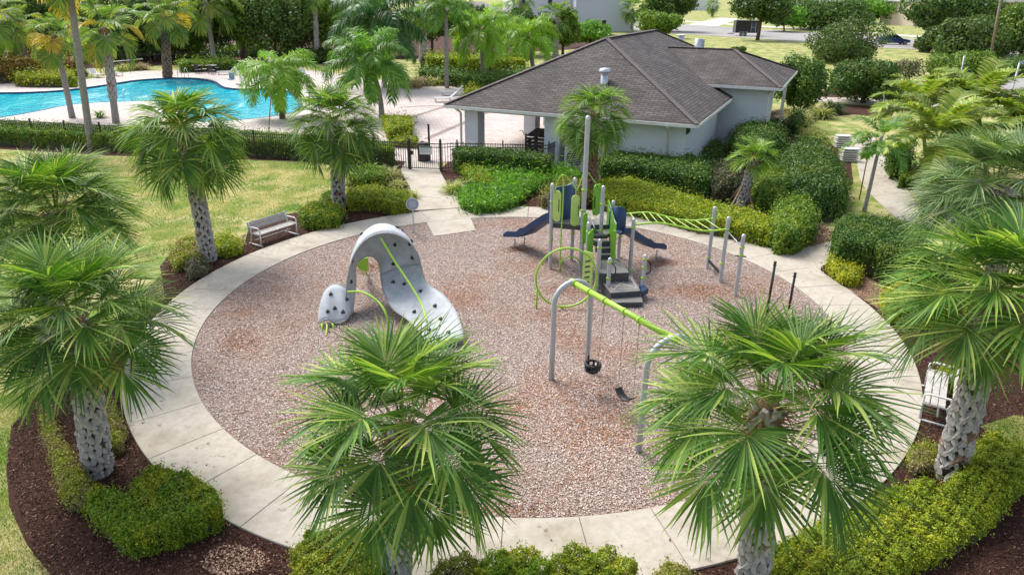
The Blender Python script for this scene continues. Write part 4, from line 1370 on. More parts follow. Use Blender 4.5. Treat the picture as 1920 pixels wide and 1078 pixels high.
# hood of slide 1: curved navy board behind the entrance
def hood(a, b_, z0, z1, mat='navy_plastic', bow=.25):
    a, b_ = np.array(a[:2]), np.array(b_[:2]); d = b_ - a; nn = np.array([-d[1], d[0]]) / np.linalg.norm(d)
    V, n = [], 10
    for s in (0, .05):
        for i in range(n + 1):
            t = i / n
            q = a + d * t + nn * (bow * math.sin(math.pi * t) + s)
            zt = z1 - .25 * (2 * t - 1) ** 4
            V += [(q[0], q[1], z0), (q[0], q[1], zt)]
    m_ = 2 * (n + 1)
    F = [(2 * i, 2 * i + 2, 2 * i + 3, 2 * i + 1) for i in range(n)] + [(m_ + 2 * i + 1, m_ + 2 * i + 3, m_ + 2 * i + 2, m_ + 2 * i) for i in range(n)]
    F += [(2 * i + 1, 2 * i + 3, m_ + 2 * i + 3, m_ + 2 * i + 1) for i in range(n)] + [(0, 1, m_ + 1, m_), (2 * n + 1, 2 * n, m_ + 2 * n, m_ + 2 * n + 1)]
    mb = MB(); mb.add(V, F, True); return mb.build('slide_hood', mat, ps)
hood((PB[0], PB[1]), (PA[0] - .1, PA[1] + .25), 1.5, 2.75, bow=.2)
rod([(PA[0], PA[1], 2.55), (PB[0], PB[1], 2.78)], .02, 'galvanised', 'hood_rail')
for (px, py) in ((965, 464), (983, 462)):
    g = G(px, py)
    mb = MB(); mb.tube([(g[0], g[1], -.02), (g[0], g[1], .34)], .022, 8); mb.build('slide_leg', 'silver_post', ps)
# slide 2
s0 = np.array([PE[0] + .12, PE[1] - .15, 1.36]); e1 = G(1236, 463, .36)
dirn = e1 - s0
sl2, P2_ = slide([s0, s0 + dirn * .15 + [0, 0, .1], s0 * .6 + e1 * .4 + [0, 0, .0], s0 * .32 + e1 * .68 + [0, 0, -.1], s0 * .15 + e1 * .85 + [0, 0, -.05], e1], .56, .19)
hood((PE[0] + .42, PE[1] - .15), (PD[0] + .25, PD[1] + .1), 1.5, 2.25, bow=.15)
rod([(PD[0], PD[1] - .05, 2.35), (PE[0] + .05, PE[1] - .1, 2.05)], .02, 'galvanised', 'hood_rail')
g = G(1230, 487)
mb = MB(); mb.tube([(g[0], g[1], -.02), (g[0], g[1], .34)], .022, 8); mb.build('slide_leg', 'silver_post', ps)
# under-deck brace board
panel((PA[0] + .05, PA[1]), (PC[0] - .05, PC[1]), 1.45, 1.6, 'step_face', th=.04, r=.01, name='deck_brace')

# overhead ladder
M1 = post((1326, 505), (1335, 388), bands=(.82, .2)); M2 = post((1350, 530), (1362, 407), bands=(.82, .3)); M3 = post((1378, 556), (1390, 440), bands=(.8, .68))
r1 = [(1169, 402), (1205, 398.6), (1224, 400), (1248.5, 406), (1275, 412), (1304, 413.5), (1333, 410.6)]
r2 = [(1187, 422), (1219.6, 418.6), (1241, 418.6), (1270, 424), (1309, 432), (1335, 433), (1361, 430)]
def railpts(rp, Pa, Pb):
    o = []
    for (px, py) in rp:
        # intersect the pixel's vertical plane with the vertical plane through the two posts
        d = ray(px, py)
        A2 = np.array([[d[0], -(Pb[0] - Pa[0])], [d[1], -(Pb[1] - Pa[1])]])
        t, s = np.linalg.solve(A2, np.array([Pa[0], Pa[1]]))
        o.append((d[0] * t, d[1] * t, CAM_H + d[2] * t))
    return smooth_curve(o, 6)
RA, RB = railpts(r1, PF, M1), railpts(r2, PG, M2)
mb = MB(); mb.tube(RA, .03, 10); mb.build('ladder_rail', 'lime', ps)
mb = MB(); mb.tube(RB, .03, 10); mb.build('ladder_rail', 'lime', ps)
for k in range(9):
    i = int(2 + (len(RA) - 5) * k / 8)
    mb = MB(); mb.tube([RA[i], RB[i]], .016, 8); mb.build('rung', 'lime_pale', ps)
mb = MB(); mb.bar((M1[0], M1[1], .32), (M2[0], M2[1], .3), .05, .09); mb.build('foot_rail', 'black_rubber', ps)
mb = MB(); mb.tube([(M2[0], M2[1], M2[2] * .8), (M3[0], M3[1], M3[2] * .8)], .012, 6); mb.build('tie_bar', 'galvanised', ps)
mb = MB(); mb.bar((M3[0] - .15, M3[1] + .05, M3[2] * .66), (M3[0] + .15, M3[1] - .05, M3[2] * .66), .05, .03); mb.build('foot_peg', 'step_face', ps)

# ------------------------------------------------------------------ swing set
sw = thing('swing_set', 'grey arched swing frame with lime green top bar', 'swing set', (0, 0, 0))
b1, b2_ = G(1034, 714), G(1100, 697)
b3 = G(1197, 850)
b4 = b3 + (b2_ - b1) * 1.05
m1 = (b1 + b2_) / 2
ra = m1 + [0, 0, 2.42]
rb = G(1262, 635, 2.42)
b3 = G(1197, 848)
off_ = rb - ra; off_[2] = 0
b4 = 2 * np.array([rb[0], rb[1], 0]) - b3
def arch(a, c, H_):
    a, c = np.array(a), np.array(c)
    pts = [(*a[:2], -.05)]
    n = 14
    r = np.linalg.norm((c - a)[:2]) / 2
    zb = H_ - r * .95
    for k in range(n + 1):
        t = math.pi * k / n
        q = a + (c - a) * (1 - math.cos(t)) / 2
        pts.append((q[0], q[1], zb + math.sin(t) * (H_ - zb)))
    pts.append((*c[:2], -.05))
    pts.insert(1, (a[0], a[1], zb * .5)); pts.insert(-1, (c[0], c[1], zb * .5))
    mb = MB(); mb.tube(pts, .062, 14)
    return mb.build('arch_frame', 'silver_post', sw)
arch(b1, b2_, 2.44); arch(b3, b4, 2.44)
mb = MB(); dd = (rb - ra) / np.linalg.norm(rb - ra)
mb.tube([ra - dd * .1, rb + dd * .08], .062, 14); tb_ = mb.build('top_bar', 'lime', sw)
for t in (.0, 1.0):
    q = ra + (rb - ra) * t
    mb = MB(); mb.tube([q - dd * .09, q + dd * .09], .078, 14); mb.build('joint_clamp', 'lime', tb_)
def bar_at(px, py):
    d = ray(px, py); A2 = np.array([[d[0], -off_[0]], [d[1], -off_[1]]])
    t, s = np.linalg.solve(A2, ra[:2]); return ra + off_ * s
HP = [bar_at(1105, 548), bar_at(1133.7, 565), bar_at(1170.5, 588.5), bar_at(1199, 607)]
for q in HP:
    mb = MB(); mb.tube([q - dd * .03, q + dd * .03], .075, 12); mb.box(q - np.array([0, 0, .1]), (.04, .04, .06)); mb.build('chain_hanger', 'lime', tb_)
def chain(a, b_, parent, n=None):
    a, b_ = Vector(a), Vector(b_)
    L = (b_ - a).length
    mb = MB()
    n = int(L / .05)
    for k in range(n):
        p = a.lerp(b_, k / n); q = a.lerp(b_, (k + .85) / n)
        mb.bar(p, q, .012 if k % 2 else .006, .006 if k % 2 else .012)
    return mb.build('chain', 'chain_metal', parent)
def swing(label, cat, ha, hb, seat_z, bucket):
    c = (ha + hb) / 2
    t = thing('swing', label, cat, (c[0], c[1], 0), math.atan2(dd[1], dd[0]), None)
    L = np.linalg.norm(hb - ha)
    zt = ha[2] - .12
    if bucket:
        w_ = .17
        chain((-L / 2, 0, zt), (-w_, 0, seat_z + .3), t); chain((L / 2, 0, zt), (w_, 0, seat_z + .3), t)
        mb = MB()
        mb.tube([(w_ * math.cos(a), w_ * .95 * math.sin(a), seat_z + .2) for a in np.linspace(0, 2 * math.pi, 21)[:-1]], .03, 8, closed=True)
        mb.build('rim', 'black_rubber', t)
        mb = MB()
        for a in np.linspace(0, 2 * math.pi, 9)[:-1]:
            mb.tube([(w_ * math.cos(a), w_ * math.sin(a), seat_z + .2), (w_ * .9 * math.cos(a), w_ * .9 * math.sin(a), seat_z + .06), (w_ * .3 * math.cos(a), w_ * .3 * math.sin(a), seat_z)], .028, 6)
        mb.build('bucket', 'black_rubber', t)
        mb = MB(); mb.lathe((0, 0, seat_z), [(0, -.01), (.12, 0), (.17, .08), (.165, .09), (.11, .02), (0, .01)], 14); mb.build('seat', 'black_rubber', t)
        for s in (-1, 1):
            mb = MB(); mb.bar((s * w_, 0, seat_z + .2), (s * w_, 0, seat_z + .34), .03, .03); mb.build('hanger_strap', 'black_rubber', t)
    else:
        w_ = .24
        chain((-L / 2, 0, zt), (-w_, 0, seat_z + .14), t); chain((L / 2, 0, zt), (w_, 0, seat_z + .14), t)
        V, n = [], 12
        for zo in (0, .022):
            for i in range(n + 1):
                x = -w_ + 2 * w_ * i / n
                z = seat_z + .14 * (abs(x) / w_) ** 2.2 + zo
                V += [(x, -.09, z), (x, .09, z)]
        m_ = 2 * (n + 1)
        F = [(2 * i, 2 * i + 1, 2 * i + 3, 2 * i + 2) for i in range(n)] + [(m_ + 2 * i, m_ + 2 * i + 2, m_ + 2 * i + 3, m_ + 2 * i + 1) for i in range(n)]
        F += [(2 * i, 2 * i + 2, m_ + 2 * i + 2, m_ + 2 * i) for i in range(n)] + [(2 * i + 1, m_ + 2 * i + 1, m_ + 2 * i + 3, 2 * i + 3) for i in range(n)]
        mb = MB(); mb.add(V, F, True); mb.build('seat', 'black_rubber', t)
    return t
swing('black toddler bucket swing seat hanging on two chains', 'bucket swing', HP[0], HP[1], .55, True)
swing('black belt swing seat hanging near the front palm', 'belt swing', HP[2], HP[3], .45, False)

# ------------------------------------------------------------------ wavy climber
cl = thing('wave_climber', 'pale grey arched climbing sheet with dark hand holds and lime bars', 'climber', (0, 0, 0))
Lc = [(646, 603, 17.2), (648, 560, 17.5), (652, 520, 17.8), (662, 482, 18.0), (680, 455, 18.2), (705, 440, 18.3), (735, 438, 18.3), (765, 452, 18.3), (783, 476, 18.3),
      (790, 502, 18.5), (800, 530, 18.2), (830, 552, 17.5), (852, 580, 16.9), (864, 610, 16.3), (869, 636, 15.8)]
Mc = [(660, 600, 17.7), (664, 560, 18.1), (667, 525, 18.6), (667, 500, 18.9), (678, 485, 19.1), (694, 480, 19.2), (705, 486, 19.2), (711, 495, 19.1), (713, 504, 18.95),
      (714, 518, 18.75), (719, 545, 18.15), (735, 577, 17.4), (765, 600, 16.9), (790, 625, 16.2), (806, 652, 15.65)]
bul = [(-.02, .0, .0), (-.03, .0, 0), (-.04, .03, .02), (-.08, .08, .10), (-.10, .22, .28), (-.04, .34, .44), (.06, .36, .48), (.16, .34, .38), (.14, .30, .18), (.05, .22, -.02),
       (0, .08, -.08), (0, -.02, -.10), (0, -.06, -.10), (0, -.03, -.06), (0, 0, -.02)]
LW = smooth_curve([AY(*p) for p in Lc], 5); MW = smooth_curve([AY(*p) for p in Mc], 5); BW = smooth_curve(bul, 5)
NA = 12
def surf(i, u):
    a, b_, q = LW[i], MW[i], BW[i]
    return a + (b_ - a) * u + q * math.sin(math.pi * u) ** 0.9
def ribbon(name, rows, mat, parent, th=.035):
    n, m_ = len(rows), len(rows[0])
    V = [p for r_ in rows for p in r_]
    F = [(i * m_ + j, i * m_ + j + 1, (i + 1) * m_ + j + 1, (i + 1) * m_ + j) for i in range(n - 1) for j in range(m_ - 1)]
    me = np_mesh(name, np.array(V), np.array(F), mat, smooth=True)
    o = link(name, me, parent)
    md = o.modifiers.new('solid', 'SOLIDIFY'); md.thickness = th; md.offset = 0
    return o
seam = 9 * 5 - 1
rows = [[surf(i, j / NA) for j in range(NA + 1)] for i in range(len(LW))]
ribbon('climbing_panel', rows[:seam + 1], 'panel_grey', cl)
ribbon('climbing_panel', rows[seam:], 'panel_grey', cl)
mb = MB(); mb.tube([p - np.array([0, .02, 0]) for p in rows[seam]], .008, 5); mb.build('seam', 'panel_rim', cl)
mb = MB(); mb.tube(LW, .021, 8); mb.build('edge_rim', 'panel_rim', cl)
mb = MB(); mb.tube(MW, .021, 8); mb.build('edge_rim', 'panel_rim', cl)
T2 = smooth_curve([AY(*p) for p in [(656, 552, 17.7), (643, 537, 17.75), (626, 533, 17.8), (612, 542, 17.7), (604, 558, 17.5), (600, 575, 17.35)]], 5)
B2 = smooth_curve([AY(*p) for p in [(658, 584, 17.4), (648, 600, 17.1), (630, 606, 17.0), (616, 599, 16.95), (604, 601, 16.95), (597, 606, 16.95)]], 5)
rows2 = [[T2[i] + (B2[i] - T2[i]) * j / 8 + np.array([0, -.04, .02]) * math.sin(math.pi * j / 8) for j in range(9)] for i in range(len(T2))]
ribbon('side_panel', rows2, 'panel_grey', cl)
mb = MB(); mb.tube(T2, .024, 8); mb.build('edge_rim', 'panel_rim', cl)
mb = MB(); mb.tube(B2, .024, 8); mb.build('edge_rim', 'panel_rim', cl)
hm = MB()
for a in (0, 120, 240):
    hm.ball((.026 * math.cos(R(a + 90)), .026 * math.sin(R(a + 90)), .012), .03, 8, 5, sz=.9)
hm.ball((0, 0, .02), .03, 8, 5, sz=.8)
HOLD = hm.mesh('climbing_hold', 'black_rubber')
def hold(p, nrm, parent=cl, s=1.0):
    o = link('climbing_hold', HOLD, parent)
    o.location = [float(v) for v in p]
    o.rotation_euler = Vector([float(v) for v in nrm]).to_track_quat('Z', 'Y').to_euler()
    o.scale = (s, s, s)
CAMP = np.array([0, 0, CAM_H])
def hold_on(rows_, i, j, flip=False, s=1.15):
    p = rows_[i][j]
    du = rows_[min(i + 1, len(rows_) - 1)][j] - rows_[max(i - 1, 0)][j]
    dw = rows_[i][min(j + 1, len(rows_[0]) - 1)] - rows_[i][max(j - 1, 0)]
    nn = np.cross(du, dw); nn = nn / np.linalg.norm(nn)
    if nn @ (CAMP - p) < 0: nn = -nn
    if flip: nn = -nn
    hold(p + nn * .02, nn, s=s)
for (i, j) in ((4, 5), (9, 6), (14, 5), (18, 7), (21, 4), (24, 8), (27, 6), (32, 3), (36, 8), (38, 3), (42, 9), (42, 3), (48, 9), (49, 6), (52, 3), (57, 8), (57, 3), (61, 4), (64, 9), (66, 4), (68, 8)):
    hold_on(rows, i, j)
for (i, j) in ((20, 2), (24, 2), (27, 3), (31, 2), (34, 4), (22, 4), (29, 4), (37, 2)):
    hold_on(rows, i, j, flip=True)
for (i, j) in ((3, 3), (12, 2), (6, 6), (15, 6), (10, 5)):
    hold_on(rows2, i, j)
def crod(pts, r=.03, name='support_bar'):
    mb = MB(); mb.tube(smooth_curve(pts, 8), r, 10); return mb.build(name, 'lime', cl)
crod([AY(714, 447, 18.28), AY(740, 490, 17.9), AY(770, 535, 17.4), AY(790, 570, 16.9), AY(801, 604, 16.2)])
crod([AY(652, 547, 17.55), AY(680, 548, 17.2), AY(708, 565, 16.9), AY(724, 590, 16.6), tuple(G(729, 630) + [0, 0, 0])])
g1, g2 = G(826, 640, .3), G(868, 634, .33)
crod([g1, (g1 + g2) / 2, g2], .025, 'foot_bar')
crod([g2, g2 + np.array([.04, .02, -.12]), np.array([g2[0] + .05, g2[1] + .03, -.02])], .028, 'foot_leg')
crod([g1, g1 + np.array([.0, .02, -.12]), np.array([g1[0], g1[1] + .03, -.02])], .028, 'foot_leg')
for (px, py, tx, ty, Y) in ((603, 630, 602, 606, 16.9), (612, 637, 612, 606, 16.7), (626, 628, 620, 606, 16.9)):
    g = G(px, py - 8)
    crod([AY(tx, ty, 17.0), (AY(tx, ty, 17.0) + g) / 2 + np.array([.03, -.02, .08]), g], .024, 'foot_leg')
g = G(687, 516)
bx_ = MB()
q = AY(672, 498, 19.3)
bx_.add([q + [-.05, 0, .25], q + [.32, .05, .28], q + [.28, .02, -.15], (g[0], g[1], .15), q + [0, .03, -.05]], [(0, 1, 2, 3, 4)])
o = bx_.build('foot_bracket', 'lime', cl); md = o.modifiers.new('s', 'SOLIDIFY'); md.thickness = .06
crod([(g[0], g[1], -.02), (g[0], g[1], .1), (g[0], g[1] + .02, .3)], .03, 'foot_leg')
crod([(g[0] - .15, g[1] + .1, -.02), (g[0] - .13, g[1] + .1, .2), (g[0] - .1, g[1] + .1, .35)], .025, 'foot_leg')

# ------------------------------------------------------------------ small furniture
def sign_round():
    g = G(776, 438)
    t = thing('round_sign', 'round grey-blue sign on a thin post at the playground edge', 'sign', g)
    mb = MB(); mb.box((0, 0, .52), (.045, .045, 1.1)); mb.build('post', 'galvanised', t)
    n = 28
    def disc(r, y0, y1, mat, name, parent):
        m_ = MB(); V = [(r * math.cos(a), y, 1.16 + r * math.sin(a)) for y in (y0, y1) for a in np.linspace(0, 2 * math.pi, n + 1)[:-1]]
        m_.add(V, [tuple(range(n)), tuple(reversed(range(n, 2 * n)))] + [(i, n + i, n + (i + 1) % n, (i + 1) % n) for i in range(n)])
        return m_.build(name, mat, parent)
    d = disc(.24, -.045, -.03, 'galvanised', 'disc', t)
    disc(.205, -.05, -.046, 'sign_blue', 'face', d)
    mb = MB()
    for k in range(6):
        w_ = .3 * math.cos((k - 2.5) / 3.4)
        mb.box((0.01 * (k % 2), -.053, 1.27 - k * .045), (w_, .004, .014))
    mb.build('print', 'white_paint', d)
    t.rotation_euler.z = .12
sign_round()
def finial_pole(label, b, tpx):
    g = G(*b); h = AY(tpx[0], tpx[1], g[1])[2]
    t = thing('finial_pole', label, 'pole', g)
    mb = MB(); mb.tube([(0, 0, 0), (0, 0, h - .1)], .035, 12); mb.build('shaft', 'black_iron', t)
    mb = MB(); mb.lathe((0, 0, h - .12), [(.035, 0), (.05, .01), (.05, .03), (.025, .05), (.03, .06)], 12); mb.ball((0, 0, h - .02), .045, 12, 8); mb.build('finial', 'black_iron', t)
finial_pole('taller black iron pole with ball finial on the wood chips', (1437, 592), (1456, 491))
finial_pole('shorter black iron pole with ball finial behind the front palm', (1479, 580), (1494, 512))

def bench(label, loc, rz, arm=True):
    t = thing('bench', label, 'bench', loc, rz, None)
    Lb = 1.75
    for k in range(3):
        mb = MB(); mb.box((0, -.24 + k * .145, .45), (Lb, .125, .035), bev=.005); mb.build('seat_slat', 'weathered_wood', t)
    for k in range(2):
        mb = MB(); mb.box((0, .24 + k * .03, .6 + k * .15), (Lb, .03, .13), tilt=Matrix.Rotation(R(-12), 3, 'X'), bev=.005); mb.build('back_slat', 'weathered_wood', t)
    for s in (-1, 1):
        x = s * (Lb / 2 - .06)
        mb = MB()
        mb.tube([(x, -.28, 0.0), (x, -.3, .42), (x, -.3, .62), (x, -.22, .67), (x, .2, .66), (x, .27, .64)], .024, 8)
        mb.build('arm_frame', 'white_paint', t)
        mb = MB(); mb.tube([(x, .3, 0.0), (x, .16, .42), (x, .3, .84)], .024, 8); mb.tube([(x, -.29, .42), (x, .18, .42)], .02, 8); mb.build('rear_frame', 'white_paint', t)
        mb = MB(); mb.bar((x, -.36, .025), (x, .36, .025), .05, .03); mb.build('foot', 'white_paint', t)
    mb = MB(); mb.tube([(-Lb / 2 + .06, .02, .2), (Lb / 2 - .06, .02, .2)], .018, 8); mb.build('cross_bar', 'white_paint', t)
    return t
ba, bb = G(482, 466), G(556, 441)
bc = (ba + bb) / 2; ang = math.atan2(bb[1] - ba[1], bb[0] - ba[0])
bench('weathered grey slatted bench with white arms beside the lawn', (bc[0] - .18, bc[1] + .25, 0.0), ang)
g = G(1772, 778)
gn, gf = G(1752, 800), G(1762, 728)
bench('weathered slatted bench with white arms half behind the leaning palm trunk', ((gn[0] + gf[0]) / 2 - .02, (gn[1] + gf[1]) / 2, 0), math.atan2(gn[1] - gf[1], gn[0] - gf[0]))

# steps/stack of white boards by the parking path
for (lab, px, n, w_) in (('upper stack of white boards lying beside the parking path', (1578, 277), 6, .85), ('lower stack of white boards lying beside the parking path', (1590, 303), 6, .85)):
    g = G(*px)
    t = thing('board_stack', lab, 'boards', g)
    t.rotation_euler.z = -.1
    for k in range(n):
        mb = MB(); mb.box((.03 * (k % 2), .02 * (k % 3), .07 + .125 * k), (w_, .5, .075), bev=.01); mb.build('board', 'white_paint', t)

# loungers and tables
def lounger(label, px, rz, group='loungers round the pool', z=.03):
    g = G(*px)
    t = thing('lounger', label, 'lounger', (g[0], g[1], z), rz, group)
    mb = MB(); mb.box((.25, 0, .34), (1.35, .62, .03)); mb.build('seat_sling', 'fabric_grey', t)
    mb = MB(); mb.box((-.72, 0, .58), (.74, .62, .03), tilt=Matrix.Rotation(R(38), 3, 'Y')); mb.build('back_sling', 'fabric_grey', t)
    for s in (-1, 1):
        mb = MB(); mb.tube([(-1.0, s * .33, .82), (-.42, s * .33, .36), (.95, s * .33, .34)], .022, 6); mb.build('side_rail', 'galvanised', t)
    for x in (-.4, .8):
        for s in (-1, 1):
            mb = MB(); mb.box((x, s * .33, .17), (.05, .05, .34)); mb.build('leg', 'galvanised', t)
    return t
lounger('grey pool lounger nearer the yellow island hedge', (182, 146), R(-35))
lounger('grey pool lounger behind the rough palm trunk', (215, 143), R(-25))
lounger('grey pool lounger beside the patio table', (425, 141), R(-160))
lounger('grey pool lounger under the lime arching palm', (571, 146), R(-60))
lounger('grey lounger next to the roof corner, nearer the clubhouse', (835, 192), R(180 + 12))
lounger('grey lounger next to the roof corner, farther from the camera', (848, 180), R(180 + 14))
def stool_table(label, px):
    g = G(*px); t = thing('patio_table', label, 'table', (g[0], g[1], .03))
    mb = MB(); mb.lathe((0, 0, .7), [(0, 0), (.6, 0), (.62, .02), (.6, .04), (0, .04)], 18); mb.build('table_top', 'fabric_grey', t)
    for a in (45, 135, 225, 315):
        mb = MB(); mb.tube([(.4 * math.cos(R(a)), .4 * math.sin(R(a)), 0), (.3 * math.cos(R(a)), .3 * math.sin(R(a)), .7)], .025, 6); mb.build('leg', 'black_iron', t)
def chair(label, px, rz):
    g = G(*px); t = thing('patio_chair', label, 'chair', (g[0], g[1], .03), rz, 'patio chairs behind the pool')
    mb = MB(); mb.box((0, 0, .43), (.5, .5, .03)); mb.build('seat', 'fabric_grey', t)
    mb = MB(); mb.box((0, .25, .7), (.5, .03, .5), tilt=Matrix.Rotation(R(-10), 3, 'X')); mb.build('backrest', 'black_iron', t)
    for x in (-.24, .24):
        for y in (-.24, .24):
            mb = MB(); mb.box((x, y, .22), (.04, .04, .44)); mb.build('leg', 'black_iron', t)
stool_table('round patio table left of the other behind the pool', (372, 136))
stool_table('round patio table right of the other behind the pool', (398, 136))
for k, (px, rz, lab) in enumerate((((362, 133), 1.2, 'dark patio chair at the outer side of the first table'), ((372, 139), 3.1, 'dark patio chair in front of the first table'), ((385, 138), -1.2, 'dark patio chair between the two tables'), ((398, 140), 3.0, 'dark patio chair in front of the second table'), ((408, 135), -1.4, 'dark patio chair at the outer side of the second table'))):
    chair(lab, px, rz)
def rail_pair(label, pts, cat='pool rail', r=.03):
    t = thing('pool_rail', label, cat, (0, 0, 0))
    for k, P in enumerate(pts):
        mb = MB(); mb.tube(smooth_curve(P, 6), r, 8); mb.build('tube', 'galvanised', t)
g = G(335, 146); rail_pair('curved steel ladder rails at the far pool edge', [[(g[0] + dx, g[1] - .2, -.1), (g[0] + dx, g[1], .75), (g[0] + dx, g[1] + .5, .9), (g[0] + dx, g[1] + .8, .03)] for dx in (0, .7)])
g = G(233, 192); rail_pair('steel hand rail standing in the near pool steps', [[(g[0], g[1], .0), (g[0] - .1, g[1] + .4, .9), (g[0] - .2, g[1] + 1.5, .75), (g[0] - .2, g[1] + 1.6, -.1)]])
g = G(452, 160); lf = thing('pool_lift', 'white pool access lift with a blue seat by the pool edge', 'pool lift', g)
mb = MB(); mb.tube([(0, 0, 0), (0, .3, .6), (-.6, .6, 1.6)], .07, 8); mb.build('lift_arm', 'white_paint', lf)
mb = MB(); mb.box((-.8, -.2, .55), (.5, .5, .08)); mb.box((-.8, .05, .85), (.5, .08, .6)); mb.build('lift_seat', 'sign_blue', lf)
mb = MB(); mb.box((0, 0, .1), (.7, .7, .2), bev=.03); mb.build('lift_base', 'white_paint', lf)
# life ring on a post
g = G(190, 139); lr = thing('life_ring', 'white life ring hanging on a post by the pool', 'life ring', g)
mb = MB(); mb.box((0, 0, .8), (.08, .08, 1.6)); mb.build('post', 'galvanised', lr)
mb = MB(); mb.tube([(.33 * math.cos(a), -.12, 1.25 + .33 * math.sin(a)) for a in np.linspace(0, 2 * math.pi, 21)[:-1]], .09, 8, closed=True); mb.build('ring', 'white_paint', lr)
pl = thing('rescue_pole', 'long pale rescue pole on two posts behind the pool', 'rescue pole', G(220, 128))
a_, b2 = AY(172, 120, G(172, 135)[1]), AY(268, 111, G(172, 135)[1] + 3)
o0 = G(220, 128)
mb = MB(); mb.tube([a_ - o0, b2 - o0], .05, 6); mb.build('pole', 'white_paint', pl)
for px in ((183, 128), (243, 123)):
    g = G(*px) - o0; mb = MB(); mb.box((g[0], g[1], 1.0), (.1, .1, 2.0)); mb.build('post', 'galvanised', pl)
# pump covers
for (lab, px) in (('longer white pump housing in the fenced equipment yard', (885, 134)), ('shorter white pump housing in the fenced equipment yard', (862, 133))):
    g = G(*px); t = thing('pump_housing', lab, 'equipment housing', g)
    L_ = 3.4 if 'longer' in lab else 2.6
    t.rotation_euler.z = -.3
    mb = MB(); mb.box((0, 0, .4), (L_, 1.4, .8)); mb.build('housing_body', 'white_paint', t)
    mb = MB(); mb.add([(-L_ / 2, -.8, .8), (L_ / 2, -.8, .8), (L_ / 2, 0, 1.25), (-L_ / 2, 0, 1.25), (-L_ / 2, .8, .8), (L_ / 2, .8, .8)], [(0, 1, 2, 3), (3, 2, 5, 4), (0, 3, 4), (1, 5, 2)]); mb.build('housing_roof', 'white_paint', t)
# ------------------------------------------------------------------ palms
def fan_frond(elev, seed, Lp=.84, Lb=.94, nseg=48, amax=R(130), join=.36, droop=.22, bend=.24, mats=('petiole', 'sabal_leaf'), wmul=1.25, costa=.26, split=True, cup=.3):
    rg = np.random.default_rng(seed)
    V, F, MI = [], [], []
    def addq(vs, fs, mi):
        b_ = len(V)
        V.extend(vs)
        for f in fs:
            F.append(tuple(b_ + i for i in f)); MI.append(mi)
    e = elev
    p = np.array([0., 0., 0.])
    n = 7
    pts = [p.copy()]
    for k in range(n):
        p = p + np.array([math.cos(e), 0, math.sin(e)]) * Lp / n
        e -= bend * (math.cos(e) * .6 + .25) / n * 1.0
        pts.append(p.copy())
    for k in range(n):
        w0, w1 = .022 * (1 - .55 * k / n), .022 * (1 - .55 * (k + 1) / n)
        a, b_ = pts[k], pts[k + 1]
        addq([a + [0, -w0, 0], a + [0, w0, 0], b_ + [0, w1, 0], b_ + [0, -w1, 0], a + [0, 0, -w0 * .8], b_ + [0, 0, -w1 * .8]], [(0, 1, 2, 3), (1, 4, 5, 2), (4, 0, 3, 5)], 0)
    # costa
    hub = pts[-1]
    cpts, ce = [hub.copy()], e
    for k in range(5):
        hub = hub + np.array([math.cos(ce), 0, math.sin(ce)]) * Lb * costa / 5
        ce -= .16 + .1 * bend
        cpts.append(hub.copy())
    down = np.array([0, 0, -1.])
    da = 2 * amax / nseg
    for j in range(nseg):
        a = -amax + da * (j + .5) + rg.normal(0, da * .08)
        q = 1 - abs(a) / amax
        ci = q ** 1.3 * 5
        i0 = min(4, int(ci)); fr = ci - i0
        org = cpts[i0] * (1 - fr) + cpts[i0 + 1] * fr
        ee = e - (.16 + .1 * bend) * ci
        t = np.array([math.cos(ee), 0, math.sin(ee)]); s = np.array([0, 1., 0]); nn = np.array([-math.sin(ee), 0, math.cos(ee)])
        d = math.cos(a) * t + math.sin(a) * s + nn * cup * abs(math.sin(a)) ** 1.2
        d /= np.linalg.norm(d)
        L = Lb * (.80 + .2 * math.cos(a * .8)) * rg.uniform(.9, 1.06) * (1 - costa * .5 * q)
        dr = droop * rg.uniform(.4, 1.6) * (2.6 if rg.random() < .12 else 1)
        sec = [0, .18, join, join + (1 - join) * .33, join + (1 - join) * .68, 1.0]
        pos = org.copy(); rp = 0
        side = np.cross(nn, d); side /= np.linalg.norm(side)
        rows = []
        wj = L * join * math.tan(da / 2) * 1.02 * wmul
        for k, sct in enumerate(sec):
            pos = pos + d * L * (sct - rp); rp = sct
            if k >= 2:
                d = d + down * dr * .33 * (.6 + .5 * (k - 2)) + rg.normal(0, .05, 3); d /= np.linalg.norm(d)
            wv = L * sct * math.tan(da / 2) * 1.02 * wmul if sct <= join else wj * (1.18 - (sct - join) / (1 - join)) * .95
            if k == len(sec) - 1: wv = wj * .08
            side = side - d * (side @ d); side /= np.linalg.norm(side)
            up = np.cross(d, side); up = up if up @ nn > 0 else -up
            rows.append((pos - side * wv + up * wv * .35, pos - up * wv * .25, pos + side * wv + up * wv * .35))
        vs = [v for r_ in rows for v in r_]
        fs = []
        for k in range(len(sec) - 1):
            b_ = 3 * k
            fs += [(b_, b_ + 1, b_ + 4, b_ + 3), (b_ + 1, b_ + 2, b_ + 5, b_ + 4)]
        addq(vs, fs, 1)
    V = np.array(V)
    F4 = [f if len(f) == 4 else f for f in F]
    return np_mesh('frond', V, np.array(F4), list(mats), MI)

